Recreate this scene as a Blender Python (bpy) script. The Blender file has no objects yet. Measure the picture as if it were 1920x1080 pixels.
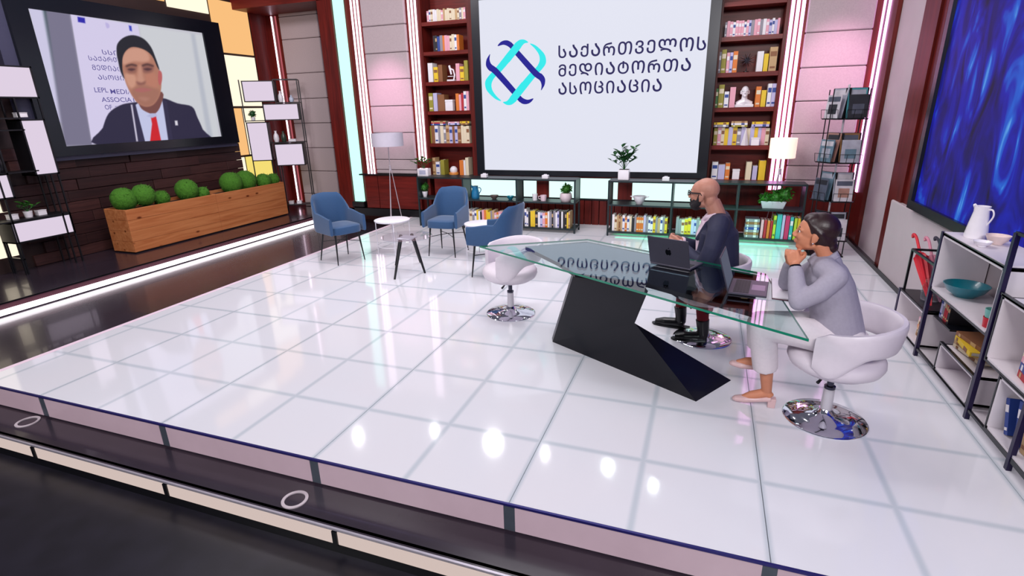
import bpy, bmesh, math, random
from mathutils import Matrix, Vector, noise
RN = random.Random(11)
sc = bpy.context.scene
col = sc.collection
PI = math.pi

# ---------------------------------------------------------------- camera (metres; stage floor is z = 0, +Y runs to the back wall)
S = 0.59                      # one cell of the stage floor grid
FPX = 1002.0
PITCH, ROLL, YAW = 0.322, -0.0245, 0.349
CAM = Vector((5.325 * S, -8.36 * S, 3.13 * S))
CM = Matrix.Rotation(YAW, 3, 'Z') @ Matrix.Rotation(PI / 2 - PITCH, 3, 'X') @ Matrix.Rotation(ROLL, 3, 'Z')
cd = bpy.data.cameras.new('camera'); cam = bpy.data.objects.new('camera', cd); col.objects.link(cam)
cam.matrix_world = Matrix.Translation(CAM) @ CM.to_4x4()
cd.sensor_width = 36.0; cd.lens = FPX / 1920 * 36.0; cd.clip_start = 0.05; cd.clip_end = 100
sc.camera = cam

def ray(x, y):
    return CM @ Vector(((x - 960) / FPX, (540 - y) / FPX, -1.0))
def at(x, y, X=None, Y=None, Z=None):
    d = ray(x, y)
    if X is not None: t = (X - CAM.x) / d.x
    elif Y is not None: t = (Y - CAM.y) / d.y
    else: t = (Z - CAM.z) / d.z
    return CAM + d * t

# ---------------------------------------------------------------- world, exposure
w = bpy.data.worlds.new('studio_dark'); sc.world = w; w.use_nodes = True
w.node_tree.nodes['Background'].inputs[0].default_value = (0.55, 0.55, 0.70, 1)
w.node_tree.nodes['Background'].inputs[1].default_value = 0.2
sc.view_settings.view_transform = 'Standard'; sc.view_settings.look = 'None'
sc.view_settings.exposure = 0.0; sc.view_settings.gamma = 1.0
sc.view_settings.use_curve_mapping = False

# ---------------------------------------------------------------- studio lights
def lamp(kind, name, loc, target, power, color=(1, 1, 1), size=0.5, size_y=None, spot=60, blend=0.5):
    d = bpy.data.lights.new(name, kind); d.energy = power; d.color = color
    o = bpy.data.objects.new(name, d); col.objects.link(o); o.location = loc
    v = Vector(target) - Vector(loc)
    o.rotation_euler = v.to_track_quat('-Z', 'Y').to_euler()
    if kind == 'AREA':
        d.size = size
        if size_y: d.shape = 'RECTANGLE'; d.size_y = size_y
    else:
        d.shadow_soft_size = size
    if kind == 'SPOT': d.spot_size = math.radians(spot); d.spot_blend = blend
    return o
lamp('AREA', 'studio_key_light', (-1.5, -6.2, 4.2), (1.5, 0.5, 0.5), 170, (1.0, 0.97, 0.98), 2.0, 1.0)
lamp('AREA', 'studio_fill_light', (4.2, -6.6, 3.9), (3.2, 0.5, 0.7), 240, (1.0, 0.97, 0.98), 2.0, 1.0)
lamp('AREA', 'studio_top_light', (1.5, 0.6, 5.2), (1.5, 0.6, 0), 85, (1.0, 0.96, 1.0), 3.0, 2.0)
lamp('AREA', 'studio_left_light', (-2.6, -0.6, 4.8), (-5.0, 1.8, 0.6), 120, (1.0, 0.92, 0.95), 1.2, 0.8)
# row of spotlights over the back of the stage (they mirror as bright dots in the floor)
for px, py, pw, sz in ((672, 818, 22, 0.05), (815, 807, 16, 0.035), (925, 830, 60, 0.14), (1022, 850, 14, 0.03), (1140, 875, 30, 0.07), (1225, 910, 16, 0.035), (1398, 920, 26, 0.06)):
    p = at(px, py, Z=0); d = ray(px, py); d = Vector((d.x, d.y, -d.z)); p = p + d * (3.6 / d.z)
    lamp('SPOT', 'studio_spotlight', p, (p.x * 0.7 + 0.5, p.y - 2.6, 0), pw, (1, 0.97, 0.98), sz, spot=95, blend=0.6)
# rose spotlights grazing the upholstered panels
for px, zc in ((731, 2.05), (1556, 2.2)):
    x = at(px, 150, Y=3.79).x
    lamp('SPOT', 'panel_spotlight', (x, 1.7, 3.7), (x, 3.75, zc), 350, (1.0, 0.5, 0.76), 0.08, spot=32, blend=1.0)
lamp('SPOT', 'added_green_spot', (3.3, 1.0, 3.5), (3.3, 2.65, 0), 650, (0.0, 1.0, 0.55), 0.1, spot=38, blend=0.9)  # unseen lamp, added to tint the floor by the low shelf green
lamp('AREA', 'added_wall_wash', (1.2, -0.4, 4.9), (1.2, 3.8, 1.4), 135, (1.0, 0.93, 0.95), 3.0, 0.8)  # unseen area light, added to brighten the back wall

# ---------------------------------------------------------------- materials (all procedural)
def lin(c):
    c = c / 255.0
    return c / 12.92 if c <= 0.04045 else ((c + 0.055) / 1.055) ** 2.4
def rgb(*c): return tuple(lin(v) for v in c) + (1.0,)
MATS = {}
def mat(name, c, rough=0.5, metal=0.0, var=0.08, scale=18.0, bump=0.0, emit=None, es=0.0, coat=0.0, spec=0.5, stretch=(1, 1, 1), sheen=0.0):
    if name in MATS: return MATS[name]
    m = bpy.data.materials.new(name); m.use_nodes = True; MATS[name] = m
    nt = m.node_tree; b = nt.nodes['Principled BSDF']
    b.inputs['Roughness'].default_value = rough; b.inputs['Metallic'].default_value = metal
    b.inputs['Coat Weight'].default_value = coat; b.inputs['Specular IOR Level'].default_value = spec
    b.inputs['Coat Roughness'].default_value = 0.05
    if sheen: b.inputs['Sheen Weight'].default_value = sheen
    L = rgb(*c)
    if var or bump:
        tc = nt.nodes.new('ShaderNodeTexCoord'); mp = nt.nodes.new('ShaderNodeMapping'); mp.inputs['Scale'].default_value = stretch
        nz = nt.nodes.new('ShaderNodeTexNoise'); nz.inputs['Scale'].default_value = scale; nz.inputs['Detail'].default_value = 4
        nt.links.new(tc.outputs['Object'], mp.inputs[0]); nt.links.new(mp.outputs[0], nz.inputs['Vector'])
        mx = nt.nodes.new('ShaderNodeMix'); mx.data_type = 'RGBA'
        mx.inputs[6].default_value = tuple(v * (1 - var * 2) for v in L[:3]) + (1,)
        mx.inputs[7].default_value = tuple(min(1, v * (1 + var * 2)) for v in L[:3]) + (1,)
        nt.links.new(nz.outputs['Fac'], mx.inputs[0]); nt.links.new(mx.outputs[2], b.inputs['Base Color'])
        if bump:
            bp = nt.nodes.new('ShaderNodeBump'); bp.inputs['Strength'].default_value = bump; bp.inputs['Distance'].default_value = 0.01
            nt.links.new(nz.outputs['Fac'], bp.inputs['Height']); nt.links.new(bp.outputs[0], b.inputs['Normal'])
    else:
        b.inputs['Base Color'].default_value = L
    if emit:
        b.inputs['Emission Color'].default_value = rgb(*emit); b.inputs['Emission Strength'].default_value = es
    return m
def wood(name, c1, c2, rough=0.35, scale=3.0, axis='X', coat=0.3, knots=False):
    if name in MATS: return MATS[name]
    m = bpy.data.materials.new(name); m.use_nodes = True; MATS[name] = m
    nt = m.node_tree; b = nt.nodes['Principled BSDF']
    b.inputs['Roughness'].default_value = rough; b.inputs['Coat Weight'].default_value = coat; b.inputs['Coat Roughness'].default_value = 0.2; b.inputs['Specular IOR Level'].default_value = 0.25
    tc = nt.nodes.new('ShaderNodeTexCoord'); mp = nt.nodes.new('ShaderNodeMapping')
    st = {'X': (0.6, 9, 9), 'Y': (9, 0.6, 9), 'Z': (9, 9, 0.6)}[axis]; mp.inputs['Scale'].default_value = st
    nz = nt.nodes.new('ShaderNodeTexNoise'); nz.inputs['Scale'].default_value = scale; nz.inputs['Detail'].default_value = 6; nz.inputs['Distortion'].default_value = 1.2
    cr = nt.nodes.new('ShaderNodeValToRGB'); cr.color_ramp.elements[0].position = 0.3; cr.color_ramp.elements[1].position = 0.72
    cr.color_ramp.elements[0].color = rgb(*c1); cr.color_ramp.elements[1].color = rgb(*c2)
    nt.links.new(tc.outputs['Object'], mp.inputs[0]); nt.links.new(mp.outputs[0], nz.inputs['Vector']); nt.links.new(nz.outputs['Fac'], cr.inputs[0])
    out = cr.outputs[0]
    if knots:
        vo = nt.nodes.new('ShaderNodeTexVoronoi'); vo.inputs['Scale'].default_value = 2.6
        mp2 = nt.nodes.new('ShaderNodeMapping'); mp2.inputs['Scale'].default_value = {'X': (1, 2.2, 2.2), 'Y': (2.2, 1, 2.2), 'Z': (2.2, 2.2, 1)}[axis]
        nt.links.new(tc.outputs['Object'], mp2.inputs[0]); nt.links.new(mp2.outputs[0], vo.inputs['Vector'])
        r2 = nt.nodes.new('ShaderNodeValToRGB'); r2.color_ramp.elements[0].position = 0.05; r2.color_ramp.elements[1].position = 0.13
        r2.color_ramp.elements[0].color = (0.25, 0.12, 0.06, 1); r2.color_ramp.elements[1].color = (1, 1, 1, 1)
        mm = nt.nodes.new('ShaderNodeMix'); mm.data_type = 'RGBA'; mm.blend_type = 'MULTIPLY'; mm.inputs[0].default_value = 1.0
        nt.links.new(vo.outputs['Distance'], r2.inputs[0]); nt.links.new(out, mm.inputs[6]); nt.links.new(r2.outputs[0], mm.inputs[7]); out = mm.outputs[2]
    nt.links.new(out, b.inputs['Base Color'])
    bp = nt.nodes.new('ShaderNodeBump'); bp.inputs['Strength'].default_value = 0.12; bp.inputs['Distance'].default_value = 0.01
    nt.links.new(nz.outputs['Fac'], bp.inputs['Height']); nt.links.new(bp.outputs[0], b.inputs['Normal'])
    return m
def glow(name, c, es):
    "a lamp or lit screen: gives off its own light"
    if name in MATS: return MATS[name]
    m = bpy.data.materials.new(name); m.use_nodes = True; MATS[name] = m
    b = m.node_tree.nodes['Principled BSDF']
    b.inputs['Base Color'].default_value = (0.01, 0.01, 0.01, 1); b.inputs['Roughness'].default_value = 0.5; b.inputs['Specular IOR Level'].default_value = 0.08
    b.inputs['Emission Color'].default_value = rgb(*c); b.inputs['Emission Strength'].default_value = es
    return m
def thin_glass(name, tint, ior=1.6, rough=0.0):
    if name in MATS: return MATS[name]
    m = bpy.data.materials.new(name); m.use_nodes = True; MATS[name] = m
    nt = m.node_tree; nt.nodes.remove(nt.nodes['Principled BSDF'])
    fr = nt.nodes.new('ShaderNodeFresnel'); fr.inputs[0].default_value = ior
    tr = nt.nodes.new('ShaderNodeBsdfTransparent'); tr.inputs[0].default_value = tint
    gl = nt.nodes.new('ShaderNodeBsdfGlossy'); gl.inputs['Roughness'].default_value = rough
    mx = nt.nodes.new('ShaderNodeMixShader')
    ge = nt.nodes.new('ShaderNodeNewGeometry'); fm = nt.nodes.new('ShaderNodeMath'); fm.operation = 'SUBTRACT'; fm.use_clamp = True   # outer faces mirror, inner faces let through
    nt.links.new(fr.outputs[0], fm.inputs[0]); nt.links.new(ge.outputs['Backfacing'], fm.inputs[1])
    nt.links.new(fm.outputs[0], mx.inputs[0]); nt.links.new(tr.outputs[0], mx.inputs[1]); nt.links.new(gl.outputs[0], mx.inputs[2])
    nt.links.new(mx.outputs[0], nt.nodes['Material Output'].inputs[0])
    return m

# ---------------------------------------------------------------- object helpers
def wm(o):
    m = o.matrix_basis
    if o.parent: m = wm(o.parent) @ o.matrix_parent_inverse @ m
    return m
def tag(o, label=None, cat=None, group=None, kind=None):
    if label: o['label'] = label
    if cat: o['category'] = cat
    if group: o['group'] = group
    if kind: o['kind'] = kind
    return o
def thing(name, label, cat, loc=(0, 0, 0), rz=0.0, group=None):
    o = bpy.data.objects.new(name, None); col.objects.link(o); o.empty_display_size = 0.1
    o.location = loc; o.rotation_euler = (0, 0, rz)
    return tag(o, label, cat, group)
def V(*a): return Vector(a)
class MB:
    def __init__(s): s.v = []; s.f = []; s.mi = []; s.m = 0; s.M = None
    def add(s, vs, fs):
        n = len(s.v)
        s.v += [tuple(s.M @ Vector(p)) if s.M else tuple(p) for p in vs]
        s.f += [tuple(i + n for i in f) for f in fs]; s.mi += [s.m] * len(fs)
        return s
    def box(s, x0, x1, y0, y1, z0, z1):
        if x0 > x1: x0, x1 = x1, x0
        if y0 > y1: y0, y1 = y1, y0
        if z0 > z1: z0, z1 = z1, z0
        return s.add([(x0, y0, z0), (x1, y0, z0), (x1, y1, z0), (x0, y1, z0), (x0, y0, z1), (x1, y0, z1), (x1, y1, z1), (x0, y1, z1)],
                     [(3, 2, 1, 0), (4, 5, 6, 7), (0, 1, 5, 4), (1, 2, 6, 5), (2, 3, 7, 6), (3, 0, 4, 7)])
    def cbox(s, c, d): return s.box(c[0] - d[0] / 2, c[0] + d[0] / 2, c[1] - d[1] / 2, c[1] + d[1] / 2, c[2] - d[2] / 2, c[2] + d[2] / 2)
    def loft(s, rings, closed=True, cap=True):
        n = len(rings[0]); vs = [p for r in rings for p in r]; fs = []
        for i in range(len(rings) - 1):
            for j in range(n if closed else n - 1):
                k = (j + 1) % n
                fs.append((i * n + j, i * n + k, (i + 1) * n + k, (i + 1) * n + j))
        if cap: fs.append(tuple(reversed(range(n)))); fs.append(tuple((len(rings) - 1) * n + j for j in range(n)))
        return s.add(vs, fs)
    def tube(s, pts, r, n=8, flat=None):
        pts = [Vector(p) for p in pts]
        rs = r if isinstance(r, (list, tuple)) else [r] * len(pts)
        rings = []; up = None
        for i, p in enumerate(pts):
            a = pts[max(0, i - 1)]; b = pts[min(len(pts) - 1, i + 1)]
            t = (b - a).normalized()
            if up is None: up = Vector((0, 0, 1)) if abs(t.z) < 0.9 else Vector((1, 0, 0))
            x = t.cross(up).normalized(); y = x.cross(t).normalized(); up = y
            fx, fy = flat if flat else (1, 1)
            rings.append([p + x * math.cos(2 * PI * k / n) * rs[i] * fx + y * math.sin(2 * PI * k / n) * rs[i] * fy for k in range(n)])
        return s.loft(rings)
    def lathe(s, prof, c=(0, 0, 0), n=24, sx=1.0, sy=1.0):
        rings = [[(c[0] + max(r, 1e-4) * sx * math.cos(2 * PI * k / n), c[1] + max(r, 1e-4) * sy * math.sin(2 * PI * k / n), c[2] + z) for k in range(n)] for r, z in prof]
        return s.loft(rings)
    def ell(s, c, r, n=16, m=10, A=None):
        if not isinstance(r, (list, tuple)): r = (r, r, r)
        rings = []
        for i in range(m + 1):
            a = -PI / 2 + PI * i / m; cr = max(math.cos(a), 1e-3)
            ring = []
            for k in range(n):
                p = Vector((r[0] * cr * math.cos(2 * PI * k / n), r[1] * cr * math.sin(2 * PI * k / n), r[2] * math.sin(a)))
                if A: p = A @ p
                ring.append(p + Vector(c))
            rings.append(ring)
        return s.loft(rings)
    def prism(s, poly, f0, f1):
        "poly: 2-D points; f0/f1 map a 2-D point to the two end faces"
        n = len(poly)
        vs = [f0(p) for p in poly] + [f1(p) for p in poly]
        fs = [tuple(reversed(range(n))), tuple(range(n, 2 * n))] + [(i, (i + 1) % n, n + (i + 1) % n, n + i) for i in range(n)]
        return s.add(vs, fs)
    def build(s, name, mt, parent=None, smooth=False, bev=0.0, recenter=True, kind=None, sub=0, seg=1):
        me = bpy.data.meshes.new(name); me.from_pydata(s.v, [], s.f)
        for m in (mt if isinstance(mt, (list, tuple)) else [mt]): me.materials.append(m)
        if isinstance(mt, (list, tuple)):
            me.polygons.foreach_set('material_index', s.mi)
        bm = bmesh.new(); bm.from_mesh(me)
        bmesh.ops.recalc_face_normals(bm, faces=bm.faces)
        if bev:
            es = [e for e in bm.edges if len(e.link_faces) == 2 and e.calc_face_angle(0) > 0.6]
            bmesh.ops.bevel(bm, geom=es, offset=bev, segments=seg, profile=0.7, affect='EDGES', clamp_overlap=True)
        if smooth:
            for f in bm.faces: f.smooth = True
            for e in bm.edges:
                if len(e.link_faces) == 2 and e.calc_face_angle(0) > 0.7: e.smooth = False
        bm.to_mesh(me); bm.free()
        return put(name, me, parent, recenter, kind, sub)
def put(name, me, parent=None, recenter=True, kind=None, sub=0):
    o = bpy.data.objects.new(name, me); col.objects.link(o)
    if parent is None:
        if recenter and len(me.vertices):
            xs = [v.co.x for v in me.vertices]; ys = [v.co.y for v in me.vertices]; zs = [v.co.z for v in me.vertices]
            c = Vector(((min(xs) + max(xs)) / 2, (min(ys) + max(ys)) / 2, min(zs)))
            me.transform(Matrix.Translation(-c)); o.location = c
    else:
        o.parent = parent; o.matrix_parent_inverse = wm(parent).inverted()
    if kind: o['kind'] = kind
    if sub:
        md = o.modifiers.new('subdiv', 'SUBSURF'); md.levels = sub; md.render_levels = sub
    return o
def bx(name, mt, x0, x1, y0, y1, z0, z1, parent=None, bev=0.0, kind=None):
    return MB().box(x0, x1, y0, y1, z0, z1).build(name, mt, parent, bev=bev, kind=kind)
def lbuild(mb, name, mt, root, **k):
    "mesh given in the root's own coordinates"
    o = mb.build(name, mt, None, recenter=False, **k); o.parent = root
    return o
def copy_tree(o, parent=None):
    c = o.copy(); col.objects.link(c); c.parent = parent
    if parent is not None: c.matrix_parent_inverse = o.matrix_parent_inverse.copy()
    for ch in list(o.children): copy_tree(ch, c)
    return c
def remesh(mb, voxel, smooth_it=6, fac=0.5, name='tmp'):
    "fuses the overlapping shapes of mb into one continuous skin"
    o = mb.build(name, mat('plain_white', (230, 230, 230)), None, recenter=False)
    md = o.modifiers.new('r', 'REMESH'); md.mode = 'VOXEL'; md.voxel_size = voxel; md.use_smooth_shade = True
    if smooth_it:
        m2 = o.modifiers.new('s', 'SMOOTH'); m2.factor = fac; m2.iterations = smooth_it
    dg = bpy.context.evaluated_depsgraph_get(); dg.update()
    me = bpy.data.meshes.new_from_object(o.evaluated_get(dg))
    old = o.data; bpy.data.objects.remove(o); bpy.data.meshes.remove(old)
    me.materials.clear()
    return me
def skin(mb, name, mt, parent, voxel=0.008, it=6):
    me = remesh(mb, voxel, it); me.name = name; me.materials.append(mt)
    return put(name, me, parent)
def text_mesh(txt, size=1.0, bold=0.0, align='LEFT'):
    cu = bpy.data.curves.new('t', 'FONT'); cu.body = txt; cu.size = size; cu.offset = bold; cu.align_x = align
    cu.resolution_u = 3
    o = bpy.data.objects.new('t', cu); col.objects.link(o)
    dg = bpy.context.evaluated_depsgraph_get(); dg.update()
    me = bpy.data.meshes.new_from_object(o.evaluated_get(dg))
    bpy.data.objects.remove(o); bpy.data.curves.remove(cu)
    return me
def spline(pts, n=6, closed=True):
    out = []; m = len(pts)
    for i in range(m if closed else m - 1):
        p0, p1, p2, p3 = (pts[(i + k - 1) % m] if closed else pts[min(max(i + k - 1, 0), m - 1)] for k in range(4))
        for j in range(n):
            t = j / n
            out.append(tuple(0.5 * ((2 * b) + (-a + c) * t + (2 * a - 5 * b + 4 * c - d) * t * t + (-a + 3 * b - 3 * c + d) * t ** 3) for a, b, c, d in zip(p0, p1, p2, p3)))
    if not closed: out.append(tuple(pts[-1]))
    return out

# common materials
M_mahog = wood('mahogany_veneer', (72, 13, 9), (106, 25, 18), 0.45, 2.0, 'Z', 0.08)
M_mahogx = wood('mahogany_veneer_x', (84, 18, 14), (118, 32, 25), 0.45, 2.0, 'X', 0.08)
M_black = mat('black_metal', (14, 14, 20), 0.35, 0.3, 0.05)
M_frame = mat('dark_frame', (20, 22, 30), 0.3, 0.2, 0.05)
M_white = mat('white_lacquer', (228, 224, 232), 0.4, 0, 0.02)
M_wcer = mat('white_ceramic', (235, 230, 236), 0.2, 0, 0.02, coat=0.5)
M_fabric = mat('grey_beige_fabric', (176, 160, 164), 0.85, 0, 0.06, 60, 0.15)
M_led = glow('led_tube', (255, 226, 246), 3.2)
M_leaf = mat('leaf_green', (48, 110, 30), 0.5, 0, 0.2, 12, spec=0.4)
M_leafd = mat('leaf_dark_green', (28, 78, 34), 0.5, 0, 0.2, 12, spec=0.4)
M_chrome = mat('chrome', (225, 225, 235), 0.06, 1.0, 0)
M_soil = mat('dark_soil', (30, 24, 26), 0.9, 0, 0.2, 40, 0.3)

# ================================================================ THE SETTING
XL, XR, YW = -5.37, 5.14, 3.79          # left wall, right wall, back wall
STL, STF = -1.92, -4.92 * S             # stage: left edge, front edge
M_floorblk = mat('black_gloss_floor', (46, 38, 48), 0.22, 0, 0.15, 3, coat=0.25)
M_floormat = mat('black_studio_floor', (26, 24, 34), 0.35, 0, 0.35, 6, 0.05)
# --- luminous glass stage floor: one object per glass sheet, joist shadows painted as grey lines into its colour and glow
def stage_material():
    m = bpy.data.materials.new('frosted_luminous_glass'); m.use_nodes = True
    nt = m.node_tree; b = nt.nodes['Principled BSDF']; N = nt.nodes.new; Lk = nt.links.new
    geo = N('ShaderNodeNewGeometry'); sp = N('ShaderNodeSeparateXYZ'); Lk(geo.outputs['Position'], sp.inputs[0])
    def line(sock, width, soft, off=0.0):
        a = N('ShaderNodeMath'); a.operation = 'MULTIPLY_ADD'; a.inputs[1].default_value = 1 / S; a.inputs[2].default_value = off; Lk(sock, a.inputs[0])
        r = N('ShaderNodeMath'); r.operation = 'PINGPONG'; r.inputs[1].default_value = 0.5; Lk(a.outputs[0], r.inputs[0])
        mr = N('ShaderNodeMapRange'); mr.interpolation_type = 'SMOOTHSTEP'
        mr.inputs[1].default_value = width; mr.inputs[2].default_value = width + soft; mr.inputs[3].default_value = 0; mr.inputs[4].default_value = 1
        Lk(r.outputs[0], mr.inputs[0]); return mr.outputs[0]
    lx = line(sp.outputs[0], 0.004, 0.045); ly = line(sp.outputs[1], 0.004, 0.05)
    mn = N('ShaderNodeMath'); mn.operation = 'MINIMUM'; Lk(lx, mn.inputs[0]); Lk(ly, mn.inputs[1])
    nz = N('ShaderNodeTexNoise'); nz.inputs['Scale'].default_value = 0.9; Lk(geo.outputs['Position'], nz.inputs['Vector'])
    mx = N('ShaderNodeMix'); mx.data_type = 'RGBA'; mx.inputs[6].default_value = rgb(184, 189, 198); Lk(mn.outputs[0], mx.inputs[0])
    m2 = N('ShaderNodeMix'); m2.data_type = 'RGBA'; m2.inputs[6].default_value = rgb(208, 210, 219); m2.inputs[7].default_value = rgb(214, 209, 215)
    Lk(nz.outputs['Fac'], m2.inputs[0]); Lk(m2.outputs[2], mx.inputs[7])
    Lk(mx.outputs[2], b.inputs['Base Color']); Lk(mx.outputs[2], b.inputs['Emission Color'])
    b.inputs['Emission Strength'].default_value = 0.12
    b.inputs['Roughness'].default_value = 0.07; b.inputs['Specular IOR Level'].default_value = 0.5
    return m
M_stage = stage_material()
floor = bx('floor', mat('stage_substructure', (96, 100, 112), 0.6), STL, XR, STF + 0.01, 4.5, -0.18, -0.024, kind='structure')
gx = [STL / S, -2, 0, 2, 4, 6, 8, XR / S]; gy = [STF / S, -2, 0, 2, 4, 4.5 / S]
gp = 0.0022
for i in range(len(gx) - 1):
    for j in range(len(gy) - 1):
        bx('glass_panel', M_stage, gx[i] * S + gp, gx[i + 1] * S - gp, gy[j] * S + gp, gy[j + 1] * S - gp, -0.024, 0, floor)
# stage edge: glass riser sheets with mullions, metal nosing
M_riser = mat('frosted_riser_glass', (178, 158, 170), 0.25, 0, 0.06, 5, emit=(196, 160, 170), es=0.2)
M_nose = mat('blue_metal_edge', (40, 36, 110), 0.3, 0.4, 0.05)
for i in range(len(gx) - 1):
    bx('riser_panel', M_riser, gx[i] * S + 0.03, gx[i + 1] * S - 0.03, STF - 0.004, STF + 0.01, -0.165, -0.012, floor)
    bx('riser_mullion', mat('grey_green_metal', (84, 92, 104), 0.4, 0.4), gx[i + 1] * S - 0.03, gx[i + 1] * S + 0.03, STF - 0.002, STF + 0.012, -0.165, -0.012, floor)
bx('edge_trim', M_nose, STL, XR, STF - 0.012, STF, -0.012, 0.001, floor)
bx('edge_trim', mat('pale_edge_trim', (214, 190, 206), 0.3, 0, 0.03, emit=(240, 210, 225), es=0.25), STL - 0.05, STL, STF, 4.5, -0.02, 0.0, floor)
bx('edge_trim', M_black, STL - 0.06, STL - 0.05, STF, 4.5, -0.18, -0.01, floor)
# --- dark gloss tread around the stage, its lit front riser, and the lower studio floor
TF = at(143, 855, Z=-0.18).y
tread = bx('floor_tread', M_floorblk, XL - 0.4, XR + 1.2, TF, 4.56, -0.24, -0.18, kind='structure')
bx('edge_trim', mat('pale_metal', (190, 184, 196), 0.3, 0.5), XL - 0.4, XR + 1.2, TF - 0.012, TF, -0.19, -0.178, tread)
M_ledwarm = glow('warm_led_riser', (236, 214, 206), 0.75)
n = 0
for i in range(10):
    xa = -5.7 + i * 1.2
    bx('light_strip', M_ledwarm, xa, xa + 1.17, TF - 0.004, TF + 0.008, -0.285, -0.205, tread)
    bx('joint_bracket', M_black, xa + 1.17, xa + 1.2, TF - 0.012, TF + 0.01, -0.29, -0.2, tread)
bx('floor_lower', M_floormat, -7.5, 7.5, -6.5, TF + 0.02, -0.42, -0.36, kind='structure')
bx('riser_board', M_black, XL - 0.4, XR + 1.2, TF + 0.012, TF + 0.03, -0.36, -0.18, tread)
for i, (px, py) in enumerate([(52, 791), (553, 937)]):
    c = at(px, py, Z=-0.178)
    mb = MB(); ring = []
    for r, z in [(0.055, 0), (0.072, 0), (0.072, 0.006), (0.055, 0.006)]:
        ring.append([(c.x + r * math.cos(2 * PI * k / 28), c.y + r * math.sin(2 * PI * k / 28), c.z - 0.002 + z) for k in range(28)])
    mb.loft(ring + [ring[0]], cap=False)
    tag(mb.build('floor_ring', mat('pale_ring', (196, 184, 190), 0.4), smooth=True),
        ['pale ring set in the dark step by the stage corner', 'pale ring set in the dark step below the stage front'][i], 'ring', 'rings in the dark step')
# --- left platform with a light line along its riser
PX, PZ = -4.0, -0.03
plat = bx('floor_platform', M_floorblk, XL - 0.4, PX, -3.1, 4.56, -0.178, PZ, kind='structure')
bx('light_strip', glow('white_led_line', (255, 246, 252), 4.0), PX, PX + 0.012, -3.0, 4.4, -0.165, -0.105, plat)
bx('riser_trim', mat('rose_metal', (150, 100, 112), 0.3, 0.4), PX, PX + 0.008, -3.0, 4.4, -0.1, -0.045, plat)
bx('riser_trim', M_black, PX, PX + 0.014, -3.0, 4.4, -0.045, PZ + 0.001, plat)

# --- back wall
def xb(px, Y=YW): return at(px, 150, Y=Y).x
wall = bx('wall_back', M_mahog, -3.45, XR + 0.1, 4.14, 4.24, -0.18, 3.9, kind='structure')
def wpanel(name, mt, x0, x1, y0, y1, z0, z1, bev=0.0): return bx(name, mt, x0, x1, y0, y1, z0, z1, wall, bev)
x_cyanL, x_cyanR = xb(643), xb(660)
x_fabL0, x_fabL1 = xb(692), xb(770)
x_bL0, x_bL1 = xb(793), xb(889)
x_bR0, x_bR1 = xb(1342), xb(1464)
x_fR0, x_fR1 = xb(1497), xb(1619)
ZT = 3.75
ZC = at(700, 329, Y=YW - 0.1).z            # top of the low cabinets
# veneer fields
wpanel('veneer_panel', M_mahog, x_cyanR, x_fabL0, YW, 4.14, 0.1, ZT)
wpanel('veneer_panel', M_mahog, x_fabL1, x_bL0, YW, 4.14, 0.1, ZT)
wpanel('veneer_panel', M_mahog, x_bR1, x_fR0, YW, 4.14, 0.1, ZT)
wpanel('veneer_panel', M_mahog, x_fR1, XR, YW - 0.02, 4.14, 0.0, ZT)
wpanel('veneer_panel', M_mahogx, x_bL1, x_bR0, YW, 4.14, 0.73, ZT)
wpanel('veneer_panel', M_mahog, x_bR1 - 0.02, XR, YW - 0.012, YW + 0.1, 0.0, 0.72)
wpanel('black_plinth', M_black, x_cyanL - 0.4, x_bL1, YW - 0.1, 4.14, -0.01, 0.13)
# cabinets under the left fabric field
for a, b_ in ((x_cyanR + 0.1, x_fabL0 + 0.02), (x_fabL0 + 0.03, xb(778)), (xb(806), xb(868))):
    wpanel('cabinet_panel', M_mahogx, a, b_, YW - 0.09, YW + 0.05, 0.14, ZC, 0.004)
wpanel('cabinet_top', M_black, x_cyanR, x_bL1, YW - 0.11, YW + 0.1, ZC, ZC + 0.025)
# cyan light column
MC = glow('cyan_led_column', (176, 255, 232), 1.6)
wpanel('light_strip', MC, x_cyanL, x_cyanR, YW - 0.05, YW + 0.02, at(668, 376, Y=YW).z, ZT)
wpanel('strip_foot', M_black, x_cyanL - 0.03, x_cyanR + 0.05, YW - 0.12, YW + 0.05, at(668, 386, Y=YW).z, at(668, 376, Y=YW).z, 0.01)
# led tubes in threes
def tubes(pxs, zb_px, Y, wpx, mt):
    for p in pxs:
        x = at(p, 150, Y=Y).x; w2 = abs(at(p + wpx, 150, Y=Y).x - x) / 2
        wpanel('light_strip', mt, x - w2, x + w2, Y - 0.035, Y - 0.005, at(p, zb_px, Y=Y).z, ZT)
M_led2 = glow('pink_led_tube', (255, 176, 248), 4.0)
tubes((674, 680, 685.7), 334, YW, 1.8, M_led)
tubes((777, 783, 789), 302, YW, 2.2, M_led)
tubes((1469, 1478.5, 1488), 356, YW, 6.0, M_led2)
# upholstered fields: one cushion per row, seams recessed
def fabric(x0, x1, Y, seams_px, px, z_top, z_bot):
    zs = [z_top] + [at(px, s, Y=Y).z for s in seams_px] + [z_bot]
    for a, b_ in zip(zs, zs[1:]):
        if a - b_ > 0.02: wpanel('fabric_panel', M_fabric, x0, x1, Y - 0.05, Y + 0.05, b_ + 0.004, a - 0.004, 0.012)
fabric(x_fabL0, x_fabL1, YW, (47, 99, 149, 199, 249, 299, 318), 735, ZT, ZC + 0.03)
fabric(x_fR0, x_fR1, YW, (60, 126, 189, 250, 311, 338), 1550, ZT, 0.72)
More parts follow.
